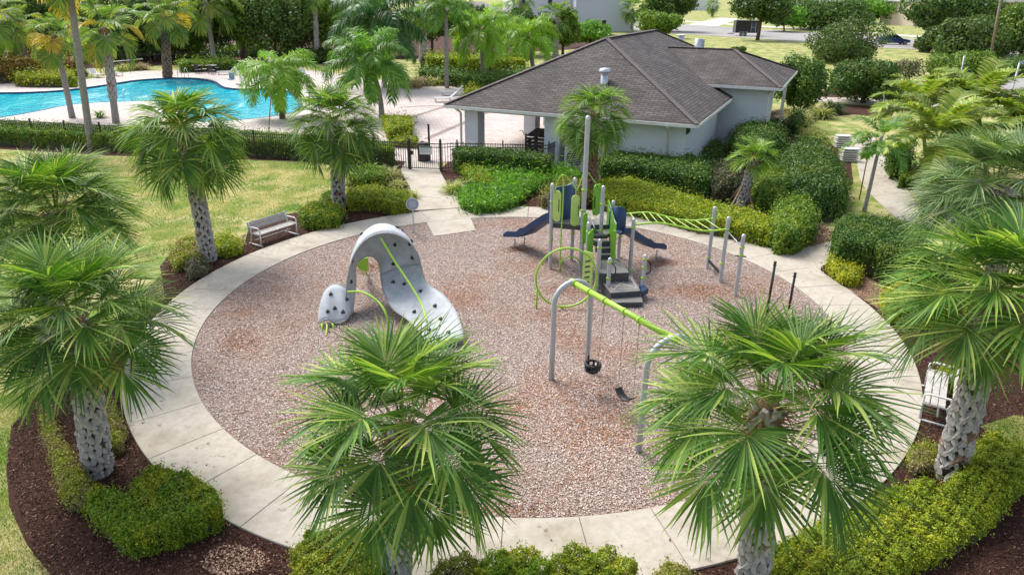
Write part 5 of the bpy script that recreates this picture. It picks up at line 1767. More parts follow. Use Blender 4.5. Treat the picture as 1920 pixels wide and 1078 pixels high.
def pin_frond(elev, seed, L=2.2, n=46, ll=.55, w=.03, bend=1.6, mats=('petiole', 'queen_leaf'), droop=.8, bare=.15, plume=.5):
    rg = np.random.default_rng(seed)
    V, F, MI = [], [], []
    def addq(vs, fs, mi):
        b_ = len(V); V.extend(vs)
        for f in fs: F.append(tuple(b_ + i for i in f)); MI.append(mi)
    e = elev; p = np.zeros(3); pts = [p.copy()]; es = [e]; m_ = 12
    for k in range(m_):
        p = p + np.array([math.cos(e), 0, math.sin(e)]) * L / m_
        e -= bend / m_ * (.4 + 1.1 * k / m_)
        pts.append(p.copy()); es.append(e)
    for k in range(m_):
        w0, w1 = .025 * (1 - .8 * k / m_), .025 * (1 - .8 * (k + 1) / m_)
        a, b_ = pts[k], pts[k + 1]
        addq([a + [0, -w0, 0], a + [0, w0, 0], b_ + [0, w1, 0], b_ + [0, -w1, 0]], [(0, 1, 2, 3)], 0)
    down = np.array([0, 0, -1.])
    for k in range(n):
        f = bare + (1 - bare) * (k + .5) / n
        x = f * m_; i0 = min(m_ - 1, int(x)); fr = x - i0
        org = pts[i0] * (1 - fr) + pts[i0 + 1] * fr
        ee = es[i0] * (1 - fr) + es[i0 + 1] * fr
        t = np.array([math.cos(ee), 0, math.sin(ee)]); nn = np.array([-math.sin(ee), 0, math.cos(ee)])
        lk = ll * (math.sin(math.pi * (.12 + .80 * (k / n))) ** .6) * rg.uniform(.85, 1.1)
        for s in (-1, 1):
            d = t * .55 + np.array([0, s, 0]) * .8 + nn * (.25 + rg.normal(0, .25 * plume * 2)); d /= np.linalg.norm(d)
            side = np.cross(d, nn); side /= np.linalg.norm(side) + 1e-9
            pos = org.copy(); rows = []
            for q, sct in enumerate((0, .3, .65, 1.0)):
                if q: pos = pos + d * lk * (.3 if q == 1 else .35)
                d = d + down * droop * (.12 + .22 * q) * rg.uniform(.7, 1.3); d /= np.linalg.norm(d)
                wv = w * (.55, 1.0, .75, .08)[q]
                rows += [pos - side * wv * .5, pos + side * wv * .5]
            addq(rows, [(0, 1, 3, 2), (2, 3, 5, 4), (4, 5, 7, 6)], 1)
    return np_mesh('frond', np.array(V), np.array(F), list(mats), MI)

FR = {}
ELEV = [82, 64, 46, 28, 10, -10, -32, -55]
def fan_set(key, **kw):
    if key not in FR:
        FR[key] = [[fan_frond(R(ev), 100 * i + v + hash_(key), **kw) for v in range(3)] for i, ev in enumerate(ELEV)]
    return FR[key]
def hash_(s): return sum(ord(c) * (i + 3) for i, c in enumerate(s)) % 977
def pin_set(key, elevs=(75, 55, 35, 15, -10), **kw):
    if key not in FR:
        FR[key] = [[pin_frond(R(ev), 100 * i + v + hash_(key), **kw) for v in range(2)] for i, ev in enumerate(elevs)]
    return FR[key]

def boot_mesh(name, mat, w=.1, l=.25, th=.055):
    """forked old leaf base: two arms that part downwards, proud of the trunk; local x out, y round, z up"""
    mb = MB()
    for s in (-1, 1):
        V = []
        for (t, ww) in ((0, .42), (.5, .36), (1.0, .28)):
            yy, zz = s * t * w * 1.05, -t * l
            out_ = (.03, .042, .018)[int(t * 2)] * th / .03
            V += [(-.03, yy - ww * w, zz), (-.03, yy + ww * w, zz), (out_, yy + ww * w * .8, zz), (out_, yy - ww * w * .8, zz)]
        F = []
        for k in (0, 4):
            for i in range(4):
                j = (i + 1) % 4
                F.append((k + i, k + j, k + 4 + j, k + 4 + i))
        F += [(3, 2, 1, 0), (8, 9, 10, 11)]
        mb.add(V, F)
    return mb.mesh(name, mat)
BOOTS = {k: boot_mesh('leaf_base', k) for k in ('boot_grey', 'boot_brown')}

def palm(name, label, base, hub, crown_r=1.7, r0=.19, r1=.17, n_fr=34, fset='sabal', kw=None, boots=None, boot_z=(0, 1), trunk='bark_recess_shade', lean=0.0, emin=-30, emax=85, dead=0,
         group=None, cat='palm tree', fibre=True, curve=0.0, pin=False, seed=1, sc=1.0, boot_rows=.15, young_r=.9, alt=None, alt_p=0.0):
    rg = np.random.default_rng(seed)
    base = np.array(base, float); hub = np.array(hub, float)
    t = thing(name, label, cat, (base[0], base[1], 0), group=group)
    H = hub - np.array([base[0], base[1], 0])
    if not boots and trunk == 'bark_recess_shade': trunk = 'bark_grey'
    n = 12
    pts = []
    for k in range(n + 1):
        f = k / n
        pts.append(np.array([H[0] * f + curve * math.sin(math.pi * f), H[1] * f, (H[2] + .15) * f]) if k else np.array([0, 0, -.05]))
    rr = [r0 * 1.12 * (1 - .1 * min(1, k / 2)) + (r1 - r0) * k / n for k in range(n + 1)]
    mb = MB(); mb.tube(pts, rr, 14); tk = mb.build('trunk', trunk, t)
    if boots:
        z0, z1 = boot_z
        Ltot = np.linalg.norm(H)
        nrow = max(2, int(Ltot * (z1 - z0) / boot_rows))
        nar = 6
        for r_ in range(nrow):
            f = z0 + (z1 - z0) * (r_ + .5) / nrow
            x = f * n; i0 = min(n - 1, int(x)); c = pts[i0] + (pts[i0 + 1] - pts[i0]) * (x - i0)
            rad = r0 + (r1 - r0) * f
            for k in range(nar):
                if rg.random() < .06:
                    continue
                a = 2 * math.pi * (k + .5 * (r_ % 2)) / nar + rg.normal(0, .05)
                o = link('leaf_base', BOOTS[boots if rg.random() > .04 else 'boot_brown'], tk)
                o.location = (c[0] + math.cos(a) * rad, c[1] + math.sin(a) * rad, c[2] + .08 + rg.normal(0, .01))
                o.rotation_euler = (rg.normal(0, .09), rg.uniform(0.04, .22), a)
                s_ = rad / .18
                o.scale = (rg.uniform(.8, 1.4), s_ * 1.2, rg.uniform(.85, 1.1) * boot_rows / .15)
    if fibre:
        mb = MB()
        for k in range(40):
            a = rg.uniform(0, 6.28); z = rg.uniform(-.35, .15); q = r1 * 1.05
            p0 = np.array([H[0] + q * .6 * math.cos(a), H[1] + q * .6 * math.sin(a), H[2] + z])
            p1 = p0 + np.array([math.cos(a + .8) * .2, math.sin(a + .8) * .2, .05 + rg.normal(0, .12)])
            p2 = p1 + np.array([math.cos(a + .5) * .16, math.sin(a + .5) * .16, -.12 + rg.normal(0, .12)])
            mb.tube([p0, p1, p2], [.022, .014, .004], 4, cap=False)
        mb.lathe((H[0], H[1], H[2] - .35), [(r1 * 1.02, 0), (r1 * 1.35, .2), (r1 * 1.3, .4), (r1 * .7, .55), (0, .6)], 12)
        mb.build('crown_fibre', 'fibre', t)
    S = FR[fset]
    elevs = ELEV if not pin else [75, 55, 35, 15, -10][:len(S)]
    for k in range(n_fr):
        f = (k + .5) / n_fr
        ev = emax + (emin - emax) * f ** .85 + rg.normal(0, 4)
        i = int(np.argmin([abs(ev - q) for q in elevs]))
        src = (FR[alt] if alt and rg.random() < alt_p and f > .3 else S)[i][rg.integers(len(S[i]))]
        o = link('frond', src, t)
        az = k * 2.39996 + rg.normal(0, .12)
        hz = H[2] + .18 - .38 * f
        o.location = (H[0] + .06 * math.cos(az), H[1] + .06 * math.sin(az), hz)
        dev = R(ev - elevs[i])
        o.rotation_euler = (rg.normal(0, .1), -dev * .7, az)
        s_ = sc * rg.uniform(.88, 1.08) * (young_r if f < .15 else 1)
        o.scale = (s_, s_, s_)
    for k in range(dead):
        o = link('dead_frond', FR['sabal_dead'][rg.integers(5, 8)][rg.integers(3)], t)
        az = rg.uniform(0, 6.28)
        o.location = (H[0], H[1], H[2] - .25); o.rotation_euler = (0, .3, az); o.scale = (sc * .8,) * 3
    return t

fan_set('sabal')
fan_set('sabal_yng', mats=('petiole', 'sabal_young'), Lp=.5, Lb=.8, nseg=30, droop=.25, bend=.3)
fan_set('sabal_dead', mats=('petiole_brown', 'sabal_dead'), Lp=.6, Lb=.7, nseg=20, droop=1.0)
fan_set('sabal_silver', mats=('petiole', 'sabal_silver'))
fan_set('sabal_droop', nseg=38, droop=.34, bend=.38, wmul=1.35, Lp=.8, Lb=.9)
fan_set('sabal_stiff', nseg=44, droop=.13, bend=.30, wmul=1.35, Lp=.8, Lb=.92)
fan_set('sabal_far', nseg=30, wmul=1.5)
fan_set('wash', mats=('petiole', 'fan_green'), Lp=1.1, Lb=1.15, nseg=26, join=.62, amax=R(140), droop=.8, wmul=1.05, cup=.15)
fan_set('wash_yellow', mats=('petiole_brown', 'fan_yellow'), Lp=1.0, Lb=1.1, nseg=26, join=.62, amax=R(140), droop=1.0)
pin_set('queen', L=2.6, n=58, ll=.8, w=.058, bend=2.0, droop=1.4, plume=.9)
pin_set('queen_lime', L=2.4, n=58, ll=.7, w=.05, bend=2.1, droop=1.2, mats=('petiole', 'queen_lime'), plume=.8)
pin_set('queen_dark', L=3.0, n=54, ll=.9, w=.08, bend=1.9, droop=1.6, mats=('petiole', 'queen_dark'), plume=.9)
pin_set('areca', L=2.2, n=50, ll=.62, w=.07, bend=1.5, droop=.45, mats=('petiole', 'areca_leaf'), plume=.25)
pin_set('adonidia', L=1.5, n=46, ll=.45, w=.045, bend=1.7, droop=.5, mats=('petiole', 'queen_leaf'), plume=.4)

def hub_at(base, px, py, dY=0.0):
    return AY(px, py, base[1] + dY)
# near sabals
b_ = G(185, 885); palm('cabbage_palm', 'large fan palm with bare criss-cross trunk left of the ring walk', b_, hub_at(b_, 146, 615), boots='boot_grey', n_fr=42, seed=3, sc=1.04, emin=-14, dead=2, r0=.19, r1=.165, alt='sabal_stiff', alt_p=.4)
b_ = G(742, 1098); palm('cabbage_palm', 'full fan palm in front of the wavy climber at the lower centre', b_, hub_at(b_, 757, 818), boots='boot_grey', n_fr=33, seed=8, sc=1.1, emax=86, emin=-20, dead=3, r0=.17, r1=.15, fset='sabal_stiff')
b_ = G(1408, 1112); palm('cabbage_palm', 'wide fan palm in front of the swing set with grey shingled trunk', b_, hub_at(b_, 1438, 775), boots='boot_grey', n_fr=35, seed=14, sc=1.12, emin=-12, r0=.175, r1=.155, dead=4, alt='sabal_stiff', alt_p=.5)
b_ = G(1778, 892); palm('cabbage_palm', 'leaning fan palm with thick criss-cross trunk beside the right bench', b_, hub_at(b_, 1868, 572, .1), boots='boot_grey', n_fr=42, seed=21, sc=1.16, emin=-10, r0=.195, r1=.175, dead=4, alt='sabal_droop', alt_p=.3)
b_ = G(1872, 600); palm('cabbage_palm', 'silvery fan palm below the yellow areca palms', b_, hub_at(b_, 1862, 362), boots='boot_grey', n_fr=46, seed=28, sc=1.25, emin=-20, fset='sabal_silver')
b_ = G(90, 660); palm('cabbage_palm', 'bushy fan palm on the lawn behind the large left palm', b_, hub_at(b_, 108, 410), boots='boot_grey', n_fr=46, seed=33, sc=1.15, emin=-15)
b_ = G(392, 488); lawn_palm = palm('cabbage_palm', 'fan palm with a yellow flower head beside the lawn bench', b_, hub_at(b_, 350, 262), boots='boot_grey', n_fr=34, seed=41, sc=1.28, emin=-36, dead=2, fset='sabal_droop', r0=.2)
b_ = G(636, 390); palm('cabbage_palm', 'fan palm with rusty upper trunk near the pool gate', b_, hub_at(b_, 627, 238), boots='boot_grey', n_fr=36, seed=46, sc=1.32, emin=-32, r0=.22, dead=2, fset='sabal_droop')
b_ = G(1106, 372); palm('cabbage_palm', 'fan palm with woven brown trunk in front of the clubhouse wall', b_, hub_at(b_, 1112, 222), boots='boot_brown', n_fr=34, seed=52, sc=1.15, r0=.22, r1=.2, dead=3, fset='sabal_droop', emin=-40)
b_ = G(1388, 392); yp = palm('young_palm', 'young bright green fan palm propped by wooden stakes', b_, hub_at(b_, 1413, 302), boots='boot_grey', n_fr=17, seed=57, sc=.92, fset='sabal_yng', emin=0, r0=.16, r1=.13)
for k in range(4):
    a = k * 1.57 + .6
    mb = MB(); mb.bar((.75 * math.cos(a), .75 * math.sin(a), 0), (.1 * math.cos(a) + .05, .1 * math.sin(a), 1.1), .07, .07); mb.build('stake', 'wood_pole', yp)
b_ = G(1620, 398); palm('slender_palm', 'slender feather palm on the grass strip beside the parking path', b_, hub_at(b_, 1652, 262), crown_r=1, r0=.085, r1=.06, n_fr=12, fset='adonidia', pin=True, seed=61, sc=1.0, emin=-5, emax=70, fibre=False)
# yellow flower head on the lawn palm
P7 = hub_at(G(392, 488), 345, 225)
fl = MB(); rg7 = np.random.default_rng(4)
for k in range(420):
    u = unit(rg7.normal(0, 1, 3)) * rg7.uniform(.15, .55); c_ = (u[0] * .9, u[1] * .7 - .45, u[2] * .8 + .1)
    fl.bar(c_, (c_[0] + rg7.normal(0, .05), c_[1] + rg7.normal(0, .05), c_[2] + rg7.normal(.03, .05)), .018, .018)
pp = lawn_palm
fo = fl.build('flower_head', 'flower', pp); fo['kind'] = 'stuff'; fo.location = (P7[0] - pp.location[0], P7[1] - pp.location[1], P7[2])
# areca clump (feather palms at right)
for (lab, bp, hp, sd_, n_, sc_) in (('yellow-green feather palm with an arching frond over the parking path', (1790, 370), (1760, 262), 71, 22, 1.25),
                               ('feather palm with upright pale plumes in the middle of the areca row', (1740, 330), (1725, 205), 72, 20, 1.15),
                               ('tall feather palm behind the silvery fan palm', (1850, 330), (1830, 195), 73, 22, 1.25),
                               ('feather palm farthest right beside the grey pole', (1930, 350), (1915, 245), 74, 22, 1.25)):
    b_ = G(*bp); palm('areca_palm', lab, b_, hub_at(b_, *hp), r0=.09, r1=.08, n_fr=n_, fset='areca', pin=True, seed=sd_, sc=sc_, emin=5, emax=80, fibre=False, trunk='petiole')
# pool side queen palms
b_ = G(530, 224); palm('queen_palm', 'lime green arching palm with a dark trunk against the pool', b_, hub_at(b_, 522, 135), r0=.2, r1=.2, n_fr=24, fset='queen_lime', pin=True, seed=81, sc=1.35, emin=-10, emax=60, trunk='bark_brown')
b_ = G(716, 222); palm('queen_palm', 'weeping feather palm leaning over the pool deck', b_, hub_at(b_, 690, 118), r0=.2, r1=.15, n_fr=26, fset='queen', pin=True, seed=83, sc=1.4, emin=-20, curve=.25)
b_ = G(722, 165); palm('queen_palm', 'tall blue-green feather palm behind the weeping palm', b_, hub_at(b_, 712, 42), r0=.22, r1=.16, n_fr=24, fset='queen_dark', pin=True, seed=84, sc=1.6, emin=-25)
b_ = G(838, 166); palm('queen_palm', 'slim grey queen palm left of the pump yard', b_, hub_at(b_, 836, 22), r0=.2, r1=.17, n_fr=18, fset='queen', pin=True, seed=85, sc=1.3, emin=-10)
b_ = G(908, 158); palm('queen_palm', 'full bright queen palm right beside the pump yard', b_, hub_at(b_, 903, 58), r0=.28, r1=.24, n_fr=24, fset='queen_lime', pin=True, seed=86, sc=1.65, emin=-20)
b_ = G(1000, 130); palm('queen_palm', 'bright queen palm behind the clubhouse roof', b_, hub_at(b_, 990, 72), r0=.25, r1=.2, n_fr=22, fset='queen_lime', pin=True, seed=87, sc=1.8, emin=-20)
# washingtonias on the left by the pool
W = [('smooth grey fan palm in the bed between lawn and pool fence', (172, 282), (128, -40), .19, .17, 2, 'sabal_far', 5, 1.2, 18, 'bark_grey'),
     ('yellowing fan palm with a smooth pale trunk at the pool edge', (136, 222), (104, 72),   .2, .17, 4, 'wash', 6, 1.0, 18, 'bark_grey'),
     ('fan palm with a rough patterned trunk at the pool edge', (218, 232), (196, 58), .22, .22, 5, 'wash', 7, 1.2, 18, 'bark_grey'),
     ('fan palm with a reddish brown trunk on the pool deck', (314, 146), (308, 34), .4, .34, 6, 'wash', 8, 1.45, 22, 'bark_brown'),
     ('pale fan palm at the far left behind the yellow island hedge', (53, 128), (34, 52), .35, .3, 7, 'wash', 9, 1.4, 16, 'bark_grey')]
for (lab, bp, hp, r0, r1, sd_, fs, s2, sc_, n_, tr_) in W:
    b_ = G(*bp)
    rough_ = 'rough patterned' in lab or 'reddish' in lab
    palm('fan_palm', lab, b_, hub_at(b_, *hp), r0=r0, r1=r1, n_fr=n_, fset=fs, seed=90 + s2, sc=sc_, emin=-50, emax=75, boots=('boot_brown' if 'reddish' in lab else 'boot_grey') if rough_ else None, trunk=tr_, boot_z=(.0, 1) if 'reddish' in lab else (.3, 1), boot_rows=.24, alt='wash_yellow', alt_p=.45 if 'yellowing' in lab else .2)
BGP = [('background fan palm right of the reddish trunk palm', (404, 124), (385, 5), .35, 1.7, 'wash', 'bark_grey'),
       ('background fan palm with shaggy trunk above the patio tables', (456, 108), (446, -20), .5, 1.6, 'sabal_far', 'boot'),
       ('slim background palm with a dark trunk above the lime palm', (516, 100), (508, -30), .3, 1.3, 'sabal_far', 'bark_grey'),
       ('background palm with a spotted trunk in front of the tan house', (596, 118), (588, -15), .35, 1.6, 'sabal_far', 'boot'),
       ('thick shaggy fan palm beside the pump yard hedge', (792, 118), (795, 18), .5, 1.6, 'sabal_far', 'boot'),
       ('shaggy fan palm behind the slim grey queen palm', (856, 98), (858, 10), .5, 1.6, 'sabal_far', 'boot'),
       ('fan palm with brown skirt in front of the pale house', (1041, 108), (1046, 36), .45, 1.7, 'sabal_far', 'boot'),
       ('rounded fan palm behind the peak of the clubhouse roof', (1184, 62), (1186, 18), .5, 2.0, 'sabal_far', 'boot'),
       ('small fan palm far across the road near the pale blue house', (1336, 32), (1336, 12), .5, 1.9, 'sabal_far', 'boot'),
       ('shaggy fan palm in the tree line left of the reddish trunk palm', (268, 108), (272, 40), .5, 1.6, 'sabal_far', 'boot'),
       ('fan palm at the upper left corner over the copper hedge', (-8, 150), (-10, 40), .35, 1.5, 'wash', 'bark_grey'),
       ('tall fan palm whose crown fills the top edge above the roof ridge', (985, 100), (975, 5), .3, 1.5, 'sabal_far', 'bark_grey')]
for k, (lab, bp, hp, r0, sc_, fs, tr_) in enumerate(BGP):
    b_ = G(*bp)
    palm('fan_palm', lab, b_, hub_at(b_, *hp), r0=r0 * .8, r1=r0 * .7, n_fr=18, fset=fs, seed=130 + k, sc=sc_ * 1.15, emin=-55, boots='boot_grey' if tr_ == 'boot' else None, boot_rows=.5, trunk='bark_grey', fibre=False)

# ------------------------------------------------------------------ hedges and shrubs near the walk
H_ = hedge
H_('hedge', 'lime green clipped hedge at the foot of the large left palm', [(170, 905), (235, 915), (262, 880), (290, 862), (355, 878), (412, 915), (408, 945), (330, 975), (232, 1000), (190, 965), (160, 935)], .62, 'hedge_lime', r=.2)
H_('hedge', 'dry golden shrub strip left of the criss-cross palm trunk', [(66, 755), (92, 748), (112, 810), (160, 880), (170, 905), (160, 935), (112, 925), (92, 860)], .42, 'hedge_dry', r=.25, spread=1.0)
H_('shrub', 'small sparse golden shrub right of the criss-cross palm trunk', [(180, 745), (208, 742), (234, 792), (226, 824), (196, 828), (185, 790)], .38, 'hedge_dry', r=.3, cat='shrub')
H_('hedge', 'dense green and yellow shrub block at the foot of the lower centre palm', [(549, 1012), (574, 986), (640, 980), (700, 990), (716, 1020), (722, 1100), (700, 1150), (560, 1140), (545, 1080)], .62, 'hedge_golden', r=.2)
H_('shrub', 'loose green shrub right of the lower centre palm', [(806, 1062), (846, 1032), (898, 1040), (905, 1120), (810, 1120)], .45, 'hedge_dry', r=.12, amp=.11, cat='shrub')
H_('shrub', 'darker green shrub in the bottom row between loose and yellow ones', [(895, 1050), (940, 1022), (1012, 1024), (1032, 1050), (1030, 1130), (890, 1130)], .5, 'hedge_lime', r=.12, amp=.11, cat='shrub')
H_('shrub', 'bright yellow shrub in the bottom row', [(1028, 1050), (1062, 1018), (1130, 1022), (1190, 1048), (1205, 1120), (1030, 1120)], .5, 'hedge_golden', r=.12, amp=.11, cat='shrub')
H_('shrub', 'small round shrub on the concrete edge left of the wide palm', [(1222, 1064), (1248, 1038), (1290, 1045), (1310, 1075), (1290, 1110), (1228, 1105)], .4, 'hedge_dry', r=.3, cat='shrub')
H_('hedge', 'long curving yellow-green hedge from the wide palm to the leaning palm', [(1436, 1020), (1500, 985), (1580, 955), (1660, 915), (1730, 885), (1765, 900), (1825, 862), (1832, 815), (1870, 805), (1925, 835), (1928, 890), (1852, 975), (1745, 1035), (1640, 1090), (1560, 1120), (1440, 1120)], .45, 'hedge_golden', r=.2, leaf=.046, cover=2.0, amp=.10)
H_('shrub', 'low sparse shrub between the right bench and the trunk', [(1700, 850), (1712, 826), (1750, 820), (1772, 850), (1758, 870), (1715, 872)], .28, 'hedge_dry', r=.2, cat='shrub')
H_('shrub', 'low green shrub behind the right bench', [(1752, 700), (1770, 680), (1808, 682), (1822, 705), (1790, 718)], .35, 'hedge_golden', r=.2, cat='shrub')
H_('shrub', 'yellow shrub partly under the fronds of the leaning palm', [(1652, 545), (1680, 524), (1755, 528), (1800, 560), (1740, 590), (1670, 580)], .5, 'hedge_yellow', r=.2, cat='shrub')
H_('shrub', 'small golden shrub at the corner where the paths branch', [(1549, 488), (1562, 472), (1592, 482), (1622, 500), (1612, 518), (1578, 512)], .45, 'hedge_yellow', r=.25, cat='shrub')
H_('hedge', 'dark glossy box hedge beside the branching path', [(1563, 425), (1578, 403), (1640, 400), (1740, 420), (1760, 455), (1700, 480), (1640, 455), (1575, 448)], 1.15, 'hedge_dark', r=.22, leaf=.075)
H_('hedge', 'long golden hedge behind the overhead ladder', [(1118, 338), (1180, 330), (1260, 352), (1345, 378), (1410, 390), (1456, 408), (1448, 430), (1375, 415), (1290, 400), (1200, 378), (1118, 362)], .75, 'hedge_golden', r=.2)
H_('hedge', 'tall dark green hedge along the clubhouse wall', [(1124, 290), (1190, 272), (1290, 284), (1338, 302), (1330, 330), (1290, 322), (1200, 306), (1128, 303)], 1.25, 'hedge_dark', r=.3)
H_('shrub', 'greyish twiggy bush between the tall hedge and the propped palm', [(1325, 305), (1370, 292), (1400, 305), (1392, 335), (1340, 338)], 1.15, 'hedge_grey', r=.7, cat='shrub')
H_('shrub', 'green mound right of the propped palm', [(1412, 330), (1430, 308), (1480, 312), (1500, 338), (1470, 356), (1425, 352)], 1.2, 'hedge_mid', r=.8, cat='shrub')
H_('shrub', 'light green leafy bush at the end of the golden hedge', [(1442, 400), (1455, 365), (1500, 355), (1535, 375), (1536, 405), (1500, 425), (1460, 425)], 1.1, 'hedge_mid', r=.7, cat='shrub', leaf=.10)
H_('shrub', 'huge dark mounded shrub beside the parking path', [(1455, 285), (1480, 255), (1530, 250), (1580, 275), (1600, 315), (1595, 345), (1530, 345), (1470, 325)], 1.6, 'hedge_dark', r=1.3, cat='shrub', leaf=.11)
H_('shrub', 'round glossy shrub next to the clubhouse entrance', [(1368, 235), (1385, 212), (1430, 205), (1475, 222), (1482, 250), (1440, 265), (1385, 262)], 1.6, 'hedge_dark', r=1.3, cat='shrub', leaf=.12)
H_('shrub', 'low dark shrub against the clubhouse corner', [(1315, 272), (1335, 258), (1362, 265), (1360, 282), (1325, 285)], .8, 'hedge_dark', r=.6, cat='shrub')
H_('hedge', 'dark clipped hedge behind the short fence', [(848, 279), (860, 273), (945, 278), (1035, 290), (1030, 298), (940, 290), (856, 284)], 1.2, 'hedge_dark', r=.15, leaf=.1)
H_('hedge', 'winding yellow-green hedge right of the gate path', [(858, 300), (900, 297), (932, 304), (928, 314), (905, 312), (922, 328), (922, 342), (890, 338), (872, 318)], .6, 'hedge_golden', r=.15)
def strap_plant(name, label, cx, cy, r, n, L, w, mat, parent=None, up=.9, cat='plant', group=None, h=0.0, spreadr=None):
    rg = rng
    t = thing(name, label, cat, (cx, cy, 0), group=group)
    V, F = [], []
    sr = r * .35 if spreadr is None else spreadr
    for k in range(n):
        a = rg.uniform(0, 6.28); q = math.sqrt(rg.uniform(0, 1)) * sr
        b0 = rg.uniform(0, 6.28)
        p = np.array([q * math.cos(b0), q * math.sin(b0), h * rg.uniform(.5, 1)])
        e = R(rg.uniform(35, 88)); l = L * rg.uniform(.7, 1.2)
        s = np.array([-math.sin(a), math.cos(a), 0]) * w / 2
        rows = []
        for j in range(5):
            ww = (.7, 1, .9, .6, .05)[j]
            rows += [p - s * ww, p + s * ww]
            p = p + np.array([math.cos(a) * math.cos(e), math.sin(a) * math.cos(e), math.sin(e)]) * l / 4
            e -= up * rg.uniform(.35, .8)
        b_ = len(V); V += rows
        for j in range(4): F.append((b_ + 2 * j, b_ + 2 * j + 1, b_ + 2 * j + 3, b_ + 2 * j + 2))
    link('leaves', np_mesh('leaves', np.array(V), np.array(F), mat), t)
    return t
def strap(label, px, r, n=260, L=.7, w=.03, mat='liriope', **k):
    g = G(*px); return strap_plant('strappy_plant', label, g[0], g[1], r, n, L, w, mat, **k)
strap('large variegated strappy clump left of the gate', (728, 338), .8, 420, .95, .035, spreadr=.45)
strap('variegated strappy clump right of the gate path', (852, 362), .6, 320, .85, .035, spreadr=.3)
strap('small variegated clump at the left edge of the gate path', (768, 372), .5, 200, .6, .03, spreadr=.35)
strap('small pale strappy clump beside the trimmed hedge near the gate', (748, 350), .5, 160, .55, .03, spreadr=.3)
strap('yellow-green grassy tuft behind the trunk near the gate', (660, 345), .5, 220, .6, .03, spreadr=.3)
strap('second yellow-green grassy tuft behind the trunk near the gate', (690, 345), .5, 220, .6, .03, spreadr=.3)
H_('hedge', 'trimmed flat topped hedge left of the gate path', [(648, 353), (700, 344), (766, 356), (768, 374), (738, 380), (700, 372), (652, 372)], .6, 'hedge_golden', r=.2)
H_('shrub', 'round clipped green shrub left of the palm near the gate', [(558, 388), (580, 376), (625, 374), (645, 382), (635, 402), (590, 406), (565, 402)], .62, 'hedge_lime', r=.3, cat='shrub')
H_('shrub', 'small dark shrub tucked behind the palm trunk near the gate', [(602, 360), (620, 354), (640, 358), (638, 370), (608, 370)], .5, 'hedge_mid', r=.3, cat='shrub')
H_('shrub', 'clipped lime shrub below the fence left of the gate', [(650, 313), (690, 305), (725, 312), (720, 326), (680, 330), (652, 326)], .6, 'hedge_mid', r=.3, cat='shrub')
H_('shrub', 'golden low shrub left of the trunk beside the lawn bench', [(312, 470), (330, 445), (370, 438), (385, 460), (370, 480), (325, 490)], .42, 'hedge_dry', r=.3, cat='shrub')
H_('shrub', 'green low shrub right of the trunk beside the lawn bench', [(395, 445), (420, 432), (450, 440), (452, 458), (420, 465), (398, 462)], .42, 'hedge_golden', r=.3, cat='shrub')
H_('shrub', 'grey twiggy low shrub in front of the trunk beside the lawn bench', [(340, 492), (362, 476), (392, 482), (388, 500), (355, 508)], .35, 'hedge_grey', r=.3, cat='shrub')
# fern bed
fb = GP([(862, 372), (858, 352), (890, 335), (935, 318), (960, 303), (1010, 305), (1085, 312), (1092, 325), (1040, 330), (1000, 345), (970, 368), (940, 378), (890, 382)], .55)
H_('fern_bed', 'bright green ferny ground cover between gate path and tower', None, .55, 'fern_bright', r=.3, leaf=.26, aspect=.2, cover=2.4, xy=fb, cat='ferns', spread=1.3, amp=.12)
H_('shrub', 'olive shrub between the ferns and the play tower', [(1020, 345), (1060, 332), (1110, 335), (1118, 360), (1060, 372), (1015, 368)], .6, 'hedge_dry', r=.3, cat='shrub')
# hedge behind the long fence
H_('hedge', 'long clipped hedge running behind the pool fence', [(-60, 227), (0, 225), (200, 236), (420, 240), (640, 256), (740, 268), (735, 278), (600, 270), (400, 255), (200, 252), (0, 242), (-60, 240)], 1.0, 'hedge_mid', r=.2, leaf=.11, cover=1.8)
H_('hedge', 'yellow-green block hedge at the deck edge behind the gate', [(716, 216), (770, 216), (773, 232), (730, 242)], .95, 'hedge_golden', r=.15)
H_('hedge', 'low yellow-green hedge on the deck just behind the gate', [(735, 262), (742, 254), (784, 254), (780, 264)], .5, 'hedge_golden', r=.15)
H_('hedge', 'bright yellow island hedge beyond the left end of the pool', [(24, 132), (60, 126), (138, 131), (138, 142), (60, 142), (28, 141)], 1.1, 'hedge_yellow', r=.35, leaf=.22)
H_('shrub', 'dark green shrub at the left end of the yellow island hedge', [(6, 132), (22, 129), (26, 140), (8, 140)], .8, 'hedge_mid', r=.4, cat='shrub', leaf=.2)
H_('hedge', 'copper coloured hedge below the tree line at the far left', [(-80, 112), (0, 106), (60, 108), (150, 104), (150, 112), (60, 118), (-80, 124)], 1.8, 'copper_shrub', r=.5, leaf=.3)
H_('hedge', 'bright hedge behind the patio tables', [(335, 112), (440, 108), (440, 114), (335, 118)], 1.1, 'hedge_mid', r=.3, leaf=.25)
H_('hedge', 'clipped lime hedge enclosing the far side of the pump yard', [(800, 100), (980, 106), (985, 112), (800, 107)], 1.6, 'hedge_golden', r=.2, leaf=.25)
H_('hedge', 'dark hedge on the near side of the pump yard', [(788, 125), (900, 138), (980, 128), (985, 134), (900, 148), (785, 133)], 1.1, 'hedge_dark', r=.2, leaf=.22)
H_('shrub', 'yellow shrub at the roof corner by the pump yard', [(870, 162), (895, 160), (898, 168), (872, 170)], .7, 'hedge_yellow', r=.3, cat='shrub')
